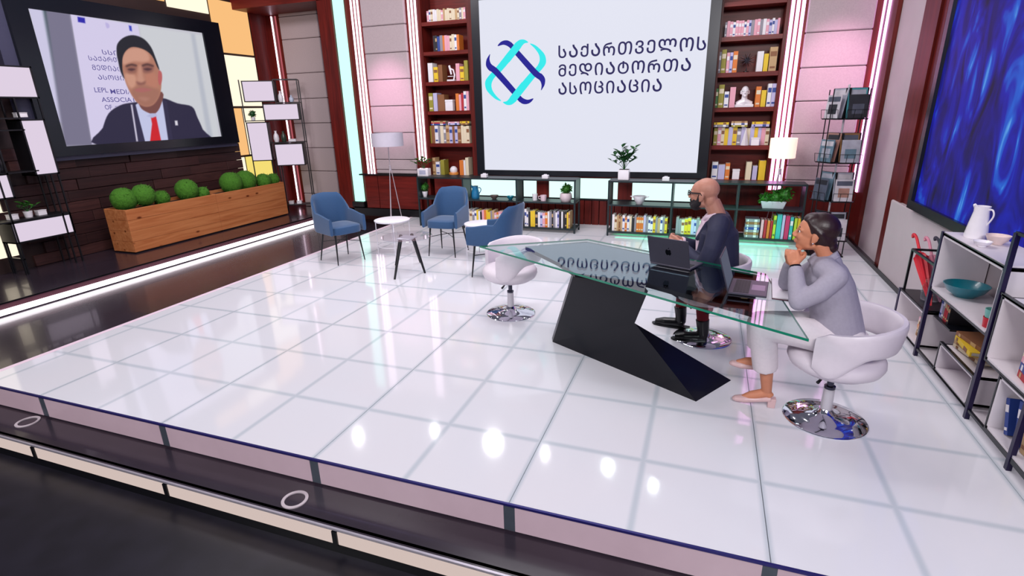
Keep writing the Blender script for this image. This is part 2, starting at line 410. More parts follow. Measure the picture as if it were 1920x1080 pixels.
# lit panels low behind the shelves, veneer posts, slatted skirting
zl0, zl1 = at(1110, 372, Y=YW).z, at(1110, 334, Y=YW).z
M_lit = glow('mint_white_panel', (222, 255, 248), 1.15)
for a, b_ in ((884, 1007), (1030, 1159), (1186, 1345)):
    wpanel('light_panel', M_lit, at(a, 350, Y=YW).x, at(b_, 350, Y=YW).x, YW - 0.01, YW + 0.03, zl0, zl1)
for a, b_ in ((1007, 1030), (1159, 1186)):
    wpanel('veneer_post', M_mahog, at(a, 350, Y=YW).x, at(b_, 350, Y=YW).x, YW - 0.03, YW + 0.03, zl0, zl1)
wpanel('ledge', M_black, x_bL1 - 0.05, x_bR0, YW - 0.03, YW + 0.05, zl0 - 0.03, zl0)
wpanel('ledge', M_mahogx, x_bL1 - 0.05, x_bR0, YW - 0.03, YW + 0.05, zl1, zl1 + 0.06)
xs0, xs1 = at(868, 400, Y=YW).x, x_bR1
nsl = 40
for i in range(nsl):
    a = xs0 + (xs1 - xs0) * i / nsl; b_ = xs0 + (xs1 - xs0) * (i + 1) / nsl
    wpanel('slat', M_mahog, a + 0.006, b_ - 0.006, YW - 0.02 - 0.006 * (i % 2), YW + 0.05, 0.0, zl0 - 0.03)
# --- pillar between the left niche and the back wall, niche walls, soffit
YN = 4.5
xp0 = at(611, 150, Y=YW - 0.1).x
pil = bx('wall_pillar', M_mahog, xp0, x_cyanL, YW - 0.1, YN + 0.1, PZ, ZT, kind='structure')
wn = bx('wall_niche', M_mahog, XL - 0.1, xp0, YN, YN + 0.1, PZ, ZT, kind='structure')
xn0, xn1 = at(540, 150, Y=YN - 0.03).x, at(610, 150, Y=YN - 0.03).x
zz = [ZT] + [at(575, s, Y=YN).z for s in (28, 72, 137, 185, 231, 277, 320, 362)] + [PZ]
for a, b_ in zip(zz, zz[1:]):
    bx('fabric_panel', M_fabric, xn0, min(xn1, xp0), YN - 0.05, YN, b_ + 0.004, a - 0.004, wn, 0.012)
M_ledd = glow('dim_led_tube', (220, 110, 120), 0.6)
for p, mt in ((502, M_ledd), (512, M_ledd), (527, M_led), (534, M_ledd)):
    x = at(p, 150, Y=YN).x
    bx('light_strip', mt, x - 0.008, x + 0.008, YN - 0.03, YN - 0.002, PZ + 0.1, at(520, 30, Y=YN).z, wn)
zso = at(560, 24, Y=YN).z
bx('ceiling_soffit', M_mahogx, XL - 0.1, x_cyanL, YW - 0.1, YN, zso, zso + 0.25, kind='structure')
# --- left wall: veneer, glowing panels, stepped wooden planks
wl = bx('wall_left', mat('dark_brown_wall', (44, 26, 24), 0.6, 0, 0.15, 5), XL - 0.12, XL, -3.2, YN + 0.1, PZ, 4.0, kind='structure')
M_or = glow('amber_light_panel', (255, 196, 128), 0.95); M_cr = glow('cream_light_panel', (255, 240, 214), 1.15); M_ye = glow('yellow_light_panel', (250, 226, 120), 0.95)
XLp = XL + 0.02
def yl(px, py): return at(px, py, X=XLp).y
def zl(px, py): return at(px, py, X=XLp).z
yA, yB, yC = yl(312, 10), yl(396, 40), yl(478, 105)
z1, z2, z3, z4 = zl(445, 103), zl(450, 201), zl(455, 293), zl(470, 345)
g = 0.02
def lpanel(mt, y0, y1, za, zb_): bx('light_panel', mt, XL + 0.002, XLp, y0 + g, y1 - g, za + g, zb_ - g, wl)
lpanel(M_or, yB, yC, z1, 3.85); lpanel(M_cr, yB, yC, z2, z1); lpanel(M_or, yB, yl(462, 250), z3, z2); lpanel(M_cr, yl(462, 250), yC, z3, z2)
lpanel(M_cr, yB, yl(466, 330), z4 - 0.25, z3); lpanel(M_ye, yl(466, 330), yC, z4 - 0.25, z3)
lpanel(M_cr, yA, yB, 3.55, 3.95); lpanel(M_or, yl(225, 5), yA, 3.62, 3.95)
lpanel(M_cr, -1.35, -1.1, 0.75, 1.9); lpanel(M_cr, -0.95, -0.62, 0.15, 0.9)
bx('veneer_panel', M_mahog, XL, XL + 0.02, yC + 0.03, YN, PZ, 3.9, wl)
# planks
M_pl = [wood('plank_brown_%d' % k, c1, c2, 0.5, 2.5, 'Y', 0.1) for k, (c1, c2) in enumerate([((46, 26, 28), (66, 38, 38)), ((54, 32, 32), (76, 46, 44)), ((40, 24, 26), (58, 34, 34))])]
zp = PZ; rr = 0
while zp < 1.42:
    h = 0.155; y = -0.3 - RN.random() * 0.5
    while y < yB + 0.12:
        L = RN.choice([0.55, 0.8, 1.05, 1.3]); y2 = min(y + L, yB + 0.12)
        if y2 - y > 0.05:
            bx('plank', RN.choice(M_pl), XL, XL + 0.03 + 0.03 * RN.random(), y + 0.003, y2 - 0.003, zp + 0.003, zp + h - 0.003, wl, 0.004)
        y = y2
    zp += h
# --- right wall: pale panels, veneer posts, plinth
M_pale = mat('pale_grey_panel', (190, 178, 182), 0.6, 0, 0.04, 4)
wr = bx('wall_right', M_pale, XR, XR + 0.12, -4.6, 4.24, -0.02, 3.9, kind='structure')
def yr(px, py=150): return at(px, py, X=XR - 0.02).y
yv0 = yr(1663)
bx('veneer_panel', M_mahog, XR - 0.05, XR, yv0, YW, 0.0, 3.8, wr)
for p in (1629, 1640, 1649.5):
    y = yr(p); bx('light_strip', M_led2, XR - 0.066, XR - 0.05, y - 0.035, y + 0.035, at(1607, 362, X=XR - 0.07).z, 3.8, wr)
yt0, yt1 = yr(1744), yr(1716)
bx('veneer_post', M_mahog, XR - 0.06, XR, yt0, yt1, 0.0, 3.8, wr)
bx('veneer_panel', M_mahog, XR - 0.035, XR, yr(1780, 20), yt0, at(1683, 380, X=XR).z, 3.8, wr)
zled = at(1683, 380, X=XR - 0.08).z
bx('plinth_panel', M_pale, XR - 0.08, XR, -4.6, yt0 + (yt1 - yt0) * 0.5, 0.0, zled, wr, 0.01)
bx('baseboard_right', M_black, XR - 0.09, XR - 0.05, -4.6, yv0 + 0.4, 0.0, 0.05, kind='structure')

# ================================================================ SCREENS
# --- big projection screen on the back wall
YS = 3.62
a = at(903, 150, Y=YS); b_ = at(1321, 150, Y=YS)
sx0, sx1 = a.x, b_.x; sz0, sz1 = at(1100, 321, Y=YS).z, 3.46
fx0, fx1, fz0 = at(889, 150, Y=YS).x, at(1341, 150, Y=YS).x, at(1100, 331, Y=YS).z
scr = thing('projection_screen', 'huge white screen with blue ring emblem and lettering on the back wall', 'screen', ((sx0 + sx1) / 2, YS, sz0))
mb = MB()
for q in ((fx0, sx0, fz0, sz1 + 0.08), (sx1, fx1, fz0, sz1 + 0.08), (sx0, sx1, fz0, sz0), (sx0, sx1, sz1, sz1 + 0.08)):
    mb.box(q[0], q[1], YS - 0.02, YS + 0.16, q[2], q[3])
mb.build('frame', M_frame, scr)
bx('display', glow('white_screen', (232, 234, 248), 0.93), sx0, sx1, YS, YS + 0.1, sz0, sz1, scr)
M_navy = glow('screen_navy', (20, 14, 150), 0.9); M_cyan = glow('screen_cyan', (44, 238, 240), 0.95); M_ink = glow('screen_ink', (34, 28, 96), 0.8)
def logo_px(u, v): return (780 + u / 4.0, v / 4.0)
def flat(pts, mt, name, off, parent, plane='Y', pos=YS, thick=0.0012):
    q = []
    for px, py in pts:
        p = at(px, py, Y=pos) if plane == 'Y' else at(px, py, X=pos)
        q.append(p)
    if plane == 'Y': f = lambda d: (lambda p: (p.x, pos - d, p.z))
    else: f = lambda d: (lambda p: (pos + d, p.y, p.z))
    mb = MB(); mb.prism(q, f(off), f(off + thick))
    return mb.build(name, mt, parent)
cy1 = [(842, 318), (815, 298), (780, 298), (750, 318), (735, 335), (605, 500), (545, 570), (522, 605), (519, 640), (532, 680), (570, 722), (605, 748), (640, 757), (605, 722), (575, 680), (566, 640), (575, 605), (600, 570), (640, 535), (772, 378), (795, 345), (815, 325)]
nv1 = [(613, 346), (632, 318), (660, 304), (690, 304), (715, 318), (735, 338), (905, 525), (945, 555), (968, 590), (966, 632), (952, 660), (938, 678), (942, 640), (930, 605), (900, 582), (870, 555), (745, 412), (715, 372), (690, 348), (655, 336)]
def rot180(p): return [(1494 - x, 1084 - y) for x, y in p]
for shp, mt, off in ((cy1, M_cyan, 0.0), (rot180(cy1), M_cyan, 0.0), (nv1, M_navy, 0.0015), (rot180(nv1), M_navy, 0.0015)):
    flat([logo_px(u, v) for u, v in spline(shp, 4)], mt, 'emblem_band', off + 0.0005, scr)
patch = [(772, 320), (735, 336), (664, 425), (700, 468), (772, 378), (800, 338)]
for shp in (patch, rot180(patch)):
    flat([logo_px(u, v) for u, v in shp], M_cyan, 'emblem_band', 0.0035, scr)
def glyph_line(txt, bold):
    "sets the letters one by one, all brought to the same height as in the photo's display lettering"
    if ord(txt[0]) < 256: return text_mesh(txt, 1.0, bold)
    bm = bmesh.new(); x = 0.0
    for ch in txt:
        g = text_mesh('\u10D0' if ch == '\u1C90' else ch, 1.0, bold * (1.0 if ch != '\u1C90' else 0.7))
        xs = [v.co.x for v in g.vertices]; ys = [v.co.y for v in g.vertices]; h = max(ys) - min(ys)
        wd = (max(xs) - min(xs)) / h
        if ch == '\u1C90': wd *= 0.92
        g.transform(Matrix.Translation((x, 0, 0)) @ Matrix.Diagonal((wd / (max(xs) - min(xs)), 1 / h, 1, 1)) @ Matrix.Translation((-min(xs), -min(ys), 0)))
        bm.from_mesh(g); x += wd + 0.22; bpy.data.meshes.remove(g)
    me = bpy.data.meshes.new('lettering'); bm.to_mesh(me); bm.free(); return me
def screen_text(txt, p0, p1, hpx, mt, parent, plane, pos, off, bold=0.012, name='lettering'):
    "p0/p1: pixel ends of the baseline; hpx: letter height in pixels at p0"
    me = glyph_line(txt, bold)
    xs = [v.co.x for v in me.vertices]; ys = [v.co.y for v in me.vertices]
    x0, x1 = min(xs), max(xs); y1 = max(ys)
    kw = {plane: pos}
    A = at(*p0, **kw); B = at(*p1, **kw); T = at(p0[0], p0[1] - hpx, **kw)
    ux = B - A; zz_ = T.z - A.z; ylo = min(ys)
    if plane == 'Y': dirn = Vector((0, -1, 0))
    else: dirn = Vector((1, 0, 0))
    for v in me.vertices:
        p = A + Vector((ux.x, ux.y, 0)) * ((v.co.x - x0) / (x1 - x0)) + Vector((0, 0, 1)) * zz_ * ((v.co.y - ylo) / (y1 - ylo)) + dirn * off
        v.co = p
    me.materials.append(mt)
    return put(name, me, parent)
screen_text('\u1CA1\u1C90\u1CA5\u1C90\u1CA0\u1C97\u1C95\u1C94\u1C9A\u1C9D\u1CA1', (1047, 109.5), (1322, 109.5), 24, M_ink, scr, 'Y', YS, 0.002)
screen_text('\u1C9B\u1C94\u1C93\u1C98\u1C90\u1CA2\u1C9D\u1CA0\u1C97\u1C90', (1047, 144), (1294, 144), 23, M_ink, scr, 'Y', YS, 0.002)
screen_text('\u1C90\u1CA1\u1C9D\u1CAA\u1C98\u1C90\u1CAA\u1C98\u1C90', (1047, 178), (1240, 178), 23, M_ink, scr, 'Y', YS, 0.002)

# --- wall television with a man on a video call
XT = XL + 0.16
tv = thing('wall_television', 'large black-framed television showing a man in a dark suit', 'television', at(265, 270, X=XT))
ty0, ty1 = at(86, 145, X=XT).y, at(397, 160, X=XT).y; tz0, tz1 = at(270, 265, X=XT).z, at(230, 41, X=XT).z
oy0, oy1 = at(45, 145, X=XT).y, at(427, 155, X=XT).y; oz0, oz1 = at(270, 281, X=XT).z, at(290, 24, X=XT).z
mb = MB()
for q in ((oy0, ty0, oz0, oz1), (ty1, oy1, oz0, oz1), (ty0, ty1, oz0, tz0), (ty0, ty1, tz1, oz1)):
    mb.box(XL + 0.03, XT + 0.03, q[0], q[1], q[2], q[3])
mb.build('bezel', mat('black_bezel', (14, 18, 28), 0.25, 0.1, 0.02), tv)
mb = MB()
for q in ((oy0 - 0.16, oy0, oz0 - 0.06, oz1 + 0.25), (oy0, oy1, oz0 - 0.06, oz0)):
    mb.box(XL + 0.03, XT - 0.02, q[0], q[1], q[2], q[3])
mb.build('surround', mat('slate_surround', (60, 60, 84), 0.4, 0.1, 0.05), tv)
EM = lambda n, c, k=0.9: glow('tv_' + n, c, k)
# the picture is a fine grid whose colours are laid down shape by shape with soft edges, as a camera image shows them
import numpy as np
PIC = []; MAN = []
def tvp(pts, c, name='picture', smooth=True, soft=5.0):
    "points in quarter-pixels of the photograph"
    if smooth: pts = spline(pts, 4)
    PIC.append((np.array(pts, float), np.array(c, float), soft))
    if name in ('suit', 'face', 'hair', 'neck', 'ear'): MAN.append(np.array(pts, float))
def sdist(P, poly):
    "signed distance (negative inside) of points P to a closed polygon"
    A = poly; B = np.roll(poly, -1, 0); d2 = np.full(len(P), 1e18); ins = np.zeros(len(P), bool)
    for a_, b_ in zip(A, B):
        e_ = b_ - a_; w_ = P - a_; t_ = np.clip((w_ @ e_) / max(e_ @ e_, 1e-9), 0, 1)
        q_ = w_ - t_[:, None] * e_; d2 = np.minimum(d2, (q_ ** 2).sum(1))
        c_ = ((a_[1] > P[:, 1]) != (b_[1] > P[:, 1])) & (P[:, 0] < (b_[0] - a_[0]) * (P[:, 1] - a_[1]) / ((b_[1] - a_[1]) if abs(b_[1] - a_[1]) > 1e-9 else 1e-9) + a_[0])
        ins ^= c_
    return np.where(ins, -1, 1) * np.sqrt(d2)
def to_px(P):
    M3 = np.array(CM); d = (P - np.array(CAM)) @ M3
    return np.stack([960 + FPX * d[:, 0] / -d[:, 2], 540 - FPX * d[:, 1] / -d[:, 2]], 1)
def tv_picture(parent):
    nx, nz = 300, 190
    yy, zz_ = np.meshgrid(np.linspace(ty0, ty1, nx), np.linspace(tz0, tz1, nz)); P = np.stack([np.full(yy.size, XT), yy.ravel(), zz_.ravel()], 1)
    Q = to_px(P) * 4.0; C_ = np.tile(np.array((196, 194, 206), float), (len(P), 1))
    for pts, c, soft in PIC:
        m_ = (Q[:, 0] > pts[:, 0].min() - soft * 2) & (Q[:, 0] < pts[:, 0].max() + soft * 2) & (Q[:, 1] > pts[:, 1].min() - soft * 2) & (Q[:, 1] < pts[:, 1].max() + soft * 2)
        if not m_.any(): continue
        al = np.clip(0.5 - sdist(Q[m_], pts) / (2 * soft), 0, 1); al = al * al * (3 - 2 * al)
        C_[m_] = C_[m_] * (1 - al[:, None]) + c * al[:, None]
    g_ = (nx - 1) * (nz - 1); i0 = (np.arange(nz - 1)[:, None] * nx + np.arange(nx - 1)).ravel()
    F_ = np.stack([i0, i0 + 1, i0 + nx + 1, i0 + nx], 1)
    me = bpy.data.meshes.new('picture'); me.from_pydata(P + np.array((0.001, 0, 0)), [], F_.tolist())
    ca = me.color_attributes.new('picture', 'FLOAT_COLOR', 'POINT')
    L = C_ / 255.0; L = np.where(L <= 0.04045, L / 12.92, ((L + 0.055) / 1.055) ** 2.4)
    ca.data.foreach_set('color', np.concatenate([L, np.ones((len(L), 1))], 1).astype(np.float32).ravel())
    mt = bpy.data.materials.new('tv_picture'); mt.use_nodes = True; nt = mt.node_tree; b0 = nt.nodes['Principled BSDF']
    b0.inputs['Base Color'].default_value = (0.01, 0.01, 0.01, 1); b0.inputs['Specular IOR Level'].default_value = 0.1
    at_ = nt.nodes.new('ShaderNodeVertexColor'); at_.layer_name = 'picture'; nt.links.new(at_.outputs[0], b0.inputs['Emission Color']); b0.inputs['Emission Strength'].default_value = 0.95
    me.materials.append(mt); put('picture', me, parent)
bx('display', mat('display_back', (20, 20, 24), 0.4), XL + 0.05, XT, ty0, ty1, tz0, tz1, tv)
tvp([(200, 0), (330, 60), (480, 920), (430, 920)], (206, 202, 230), 'window_light', False, 8.0)
tvp([(322, 60), (352, 66), (500, 930), (480, 930)], (40, 66, 70), 'curtain', False, 22.0)
tvp([(340, 70), (530, 100), (700, 1100), (480, 1100)], (120, 116, 140), 'curtain', False, 22.0)
tvp([(1040, 190), (1540, 265), (1650, 1060), (1200, 1060)], (206, 208, 214), 'wall_panel', False, 14.0)
tvp([(1430, 250), (1460, 255), (1600, 1060), (1560, 1060)], (184, 188, 200), 'wall_panel', False, 14.0)
tvp([(528, 105), (1035, 190), (1180, 1080), (690, 1080)], (214, 206, 236), 'banner', False)
tvp([(580, 125), (635, 135), (640, 175), (585, 165)], (40, 34, 170), 'banner_mark', False)
tvp([(965, 190), (985, 195), (990, 235), (972, 230)], (60, 70, 190), 'banner_mark', False)
tvp([(790, 170), (815, 180), (820, 205), (800, 210)], (190, 180, 226), 'banner_mark')
# the man on the screen
tvp([(735, 1090), (770, 960), (815, 850), (900, 790), (985, 770), (1090, 760), (1215, 735), (1330, 775), (1440, 800), (1480, 880), (1520, 970), (1560, 1090)], (44, 40, 66), 'suit', True)
tvp([(1010, 790), (1040, 770), (1215, 740), (1240, 860), (1290, 1075), (1090, 1075), (1060, 960)], (196, 200, 232), 'shirt', False)
tvp([(1215, 735), (1250, 760), (1300, 1075), (1265, 1075)], (50, 46, 74), 'suit_lapel', False)
tvp([(975, 775), (1015, 780), (1090, 1075), (1030, 1075)], (50, 46, 74), 'suit_lapel', False)
tvp([(980, 785), (992, 785), (1035, 1060), (1022, 1060)], (206, 200, 220), 'banner_edge', False)
tvp([(1130, 870), (1165, 850), (1180, 920), (1210, 1065), (1125, 1065), (1140, 930)], (206, 34, 44), 'tie', False)
tvp([(1040, 700), (1215, 690), (1205, 790), (1165, 850), (1110, 845), (1050, 800)], (120, 74, 70), 'neck')
tvp([(905, 420), (960, 350), (1060, 345), (1130, 390), (1175, 470), (1200, 560), (1210, 640), (1195, 720), (1150, 785), (1090, 800), (1030, 770), (985, 710), (950, 640), (925, 560), (905, 490)], (178, 122, 102), 'face')
tvp([(915, 430), (965, 368), (1055, 362), (1110, 400), (1120, 450), (1080, 465), (1000, 462), (930, 485)], (206, 152, 132), 'forehead', True, 16.0)
tvp([(935, 560), (985, 552), (1020, 580), (1015, 640), (985, 660), (955, 630)], (204, 150, 128), 'cheek', True, 16.0)
tvp([(1095, 560), (1150, 548), (1180, 590), (1180, 650), (1140, 670), (1100, 630)], (186, 124, 104), 'cheek', True, 16.0)
tvp([(985, 690), (1030, 650), (1080, 642), (1140, 655), (1195, 680), (1185, 730), (1148, 780), (1090, 796), (1035, 768)], (164, 112, 96), 'jaw_stubble', True, 16.0)
tvp([(1190, 530), (1212, 545), (1215, 600), (1200, 640), (1185, 600)], (186, 96, 96), 'ear')
tvp([(875, 400), (880, 330), (930, 280), (1000, 264), (1075, 290), (1130, 350), (1165, 430), (1195, 520), (1178, 500), (1140, 420), (1080, 372), (1000, 352), (950, 375), (920, 430), (918, 520), (932, 590), (905, 540), (888, 470)], (34, 34, 44), 'hair')
tvp([(945, 490), (985, 478), (1025, 488), (1022, 540), (975, 552), (950, 530)], (148, 98, 86), 'eye_socket', True, 16.0)
tvp([(1065, 488), (1105, 476), (1150, 490), (1142, 535), (1100, 548), (1070, 535)], (140, 92, 84), 'eye_socket', True, 16.0)
tvp([(945, 492), (985, 478), (1024, 488), (1020, 498), (985, 492), (950, 502)], (92, 60, 58), 'eyebrow', True, 8.0)
tvp([(1066, 488), (1105, 476), (1148, 490), (1146, 500), (1105, 490), (1070, 498)], (92, 60, 58), 'eyebrow', True, 8.0)
tvp([(958, 520), (985, 512), (1014, 520), (985, 532)], (84, 52, 58), 'eye', True, 8.0)
tvp([(1078, 518), (1106, 510), (1138, 518), (1108, 530)], (84, 52, 58), 'eye', True, 8.0)
tvp([(1040, 500), (1058, 500), (1072, 570), (1084, 612), (1062, 624), (1028, 618), (1030, 570)], (196, 142, 122), 'nose', True, 16.0)
tvp([(1026, 614), (1060, 622), (1088, 612), (1080, 632), (1040, 636)], (132, 84, 78), 'nose_shadow', True, 16.0)
tvp([(1015, 668), (1060, 658), (1115, 664), (1135, 676), (1070, 692), (1020, 684)], (172, 104, 100), 'mouth', True, 8.0)
tvp([(1040, 735), (1080, 728), (1120, 740), (1085, 760)], (176, 124, 108), 'chin', True, 16.0)
tvp([(1310, 905), (1330, 905), (1335, 940), (1315, 940)], (220, 216, 226), 'lapel_pin', False)
tvp([(1100, 870), (1135, 850), (1165, 850), (1180, 870), (1140, 885)], (180, 184, 220), 'collar', False)

tv_picture(tv)
ink = EM('banner_ink', (96, 88, 160), 0.8)
def tt(t, p0, p1, h):
    o = screen_text(t, (p0[0] / 4, p0[1] / 4), (p1[0] / 4, p1[1] / 4), h, ink, tv, 'X', XT, 0.0018, 0.004)
    bm = bmesh.new(); bm.from_mesh(o.data); fs = list(bm.faces)     # the man stands before the banner: letters behind him do not show
    W = wm(o); Q = to_px(np.array([tuple(W @ f.calc_center_median()) for f in fs])) * 4.0; hid = np.zeros(len(fs), bool)
    for p in MAN: hid |= sdist(Q, p) < 6
    bmesh.ops.delete(bm, geom=[f for f, h_ in zip(fs, hid) if h_], context='FACES')
    if len(bm.faces): bm.to_mesh(o.data); bm.free()
    else: bm.free(); bpy.data.objects.remove(o)
tt('\u1CA1\u1CA1\u1C98\u1CDE'.replace('\u1CDE', '\u1C9E'), (770, 408), (930, 432), 9)
tt('\u1CA1\u1C90\u1CA5\u1C90\u1CA0\u1C97\u1C95\u1C94\u1C9A\u1C9D\u1CA1', (668, 452), (1090, 520), 9)
tt('\u1C9B\u1C94\u1C93\u1C98\u1C90\u1CA2\u1C9D\u1CA0\u1C97\u1C90', (695, 525), (1090, 585), 10)
tt('\u1C90\u1CA1\u1C9D\u1CAA\u1C98\u1C90\u1CAA\u1C98\u1C90', (738, 596), (1080, 640), 9)
tt('LEPL', (712, 692), (815, 702), 9); tt('MEDIATORS', (832, 704), (1130, 735), 9)
tt('ASSOCIATION', (765, 765), (1120, 800), 9)
tt('OF', (790, 822), (845, 828), 9); tt('GEORGIA', (862, 830), (1130, 855), 9)

# --- blue video wall on the right
XV = XR - 0.09
vy1 = at(1758, 200, X=XV).y; vz0 = at(1722, 377, X=XV).z
mv = bpy.data.materials.new('blue_video_image'); mv.use_nodes = True
nt = mv.node_tree; bb = nt.nodes['Principled BSDF']; bb.inputs['Base Color'].default_value = (0.01, 0.01, 0.02, 1); bb.inputs['Roughness'].default_value = 0.5; bb.inputs['Specular IOR Level'].default_value = 0.1
tc = nt.nodes.new('ShaderNodeTexCoord'); mp = nt.nodes.new('ShaderNodeMapping'); mp.inputs['Scale'].default_value = (1, 2.6, 1.1); mp.inputs['Rotation'].default_value = (0.5, 0, 0)
nz = nt.nodes.new('ShaderNodeTexNoise'); nz.inputs['Scale'].default_value = 1.5; nz.inputs['Detail'].default_value = 3; nz.inputs['Distortion'].default_value = 1.2
cr = nt.nodes.new('ShaderNodeValToRGB'); e = cr.color_ramp.elements
e[0].position = 0.3; e[0].color = rgb(8, 2, 48); e[1].position = 0.78; e[1].color = rgb(120, 205, 250)
for p, c in ((0.44, (10, 4, 120)), (0.56, (14, 22, 170)), (0.67, (22, 96, 210))):
    x = e.new(p); x.color = rgb(*c)
nt.links.new(tc.outputs['Object'], mp.inputs[0]); nt.links.new(mp.outputs[0], nz.inputs['Vector']); nt.links.new(nz.outputs['Fac'], cr.inputs[0])
nt.links.new(cr.outputs[0], bb.inputs['Emission Color']); bb.inputs['Emission Strength'].default_value = 0.9
vw = thing('video_wall', 'tall wall display showing a blurred deep blue image', 'display', (XV, -1.0, vz0))
bx('display', mv, XV - 0.02, XR, -4.4, vy1, vz0, 3.7, vw)
mb = MB(); mb.box(XV - 0.05, XR, vy1, vy1 + 0.09, vz0 - 0.08, 3.75); mb.box(XV - 0.05, XR, -4.5, vy1, vz0 - 0.08, vz0)
mb.build('frame', M_frame, vw)

# ================================================================ FURNITURE ON THE STAGE
M_wleather = mat('white_leather', (214, 205, 215), 0.42, 0, 0.02, 30, 0.03)
M_blue = mat('blue_upholstery', (36, 74, 116), 0.85, 0, 0.07, 90, 0.12, sheen=0.3)
M_bleg = mat('black_chair_leg', (16, 16, 22), 0.4, 0.2, 0.03)
M_grey = mat('grey_tube', (196, 192, 200), 0.3, 0.3, 0.02)
def smoothstep(a, b, x):
    t = min(1, max(0, (x - a) / (b - a))); return t * t * (3 - 2 * t)
# --- white tub chair on a chrome pedestal (front = local -Y)
def tub_chair(label, loc, rz):
    t = thing('swivel_chair', label, 'chair', loc, rz, 'white swivel chairs at the glass desk')
    mb = MB(); mb.lathe([(0.002, 0.0), (0.23, 0.0), (0.232, 0.006), (0.225, 0.012), (0.15, 0.024), (0.07, 0.036), (0.045, 0.06), (0.036, 0.075), (0.002, 0.075)], n=48)
    lbuild(mb, 'base_disc', M_chrome, t, smooth=True)
    mb = MB(); mb.lathe([(0.002, 0.06), (0.032, 0.06), (0.03, 0.2), (0.026, 0.215), (0.002, 0.215)], n=20)
    col_ = lbuild(mb, 'column', M_grey, t, smooth=True)
    mb = MB(); mb.lathe([(0.002, 0.212), (0.031, 0.212), (0.031, 0.228), (0.019, 0.23), (0.019, 0.35), (0.002, 0.35)], n=20)
    lbuild(mb, 'gas_lift', mat('dark_chrome', (70, 70, 84), 0.15, 0.9, 0), t, smooth=True)
    mb = MB(); mb.tube([(0.02, -0.02, 0.32), (0.09, -0.08, 0.315), (0.12, -0.11, 0.3)], [0.006, 0.006, 0.01], 8)
    lbuild(mb, 'height_lever', M_black, t, smooth=True)
    mb = MB(); mb.lathe([(0.003, 0.325), (0.12, 0.328), (0.2, 0.345), (0.245, 0.375), (0.262, 0.41), (0.258, 0.44), (0.235, 0.465), (0.18, 0.478), (0.003, 0.482)], n=40, sx=1.0, sy=0.98)
    lbuild(mb, 'seat', M_wleather, t, smooth=True)
    rings = []; n = 40; lim = 132
    for i in range(n + 1):
        ph = math.radians(-lim + 2 * lim * i / n); a = abs(math.degrees(ph))
        e = smoothstep(lim, lim - 14, a)
        zt = 0.70 - 0.05 * smoothstep(40, 130, a); zb = 0.53 - 0.14 * smoothstep(72, 112, a)
        zm = (zt + zb) / 2; hh = (zt - zb) / 2 * (0.72 + 0.28 * e)
        flare = 0.035
        rin, rou = 0.236, 0.283
        w = (rou - rin) / 2; rm = (rin + rou) / 2
        ring = []
        for k in range(14):
            q = 2 * PI * k / 14; cx = math.copysign(abs(math.cos(q)) ** 0.55, math.cos(q)); cz = math.copysign(abs(math.sin(q)) ** 0.55, math.sin(q))
            z = zm + hh * cz; r = rm + w * cx * (0.75 + 0.25 * e) + flare * (z - 0.45) / 0.25 * smoothstep(140, 60, a)
            ring.append((r * math.sin(ph), r * math.cos(ph), z))
        rings.append(ring)
    mb = MB(); mb.loft(rings)
    lbuild(mb, 'backrest', M_wleather, t, smooth=True)
    return t
P3 = at(958, 587, Z=0); PM = at(1316, 634, Z=0); PW = at(1545, 785, Z=0)
tub_chair('empty white leather swivel chair at the pointed end of the glass desk', P3, math.radians(-55))
tub_chair('white leather swivel chair under the bald man', PM, -PI / 2)
tub_chair('white leather swivel chair under the woman in grey', PW, -PI / 2 + 0.1)
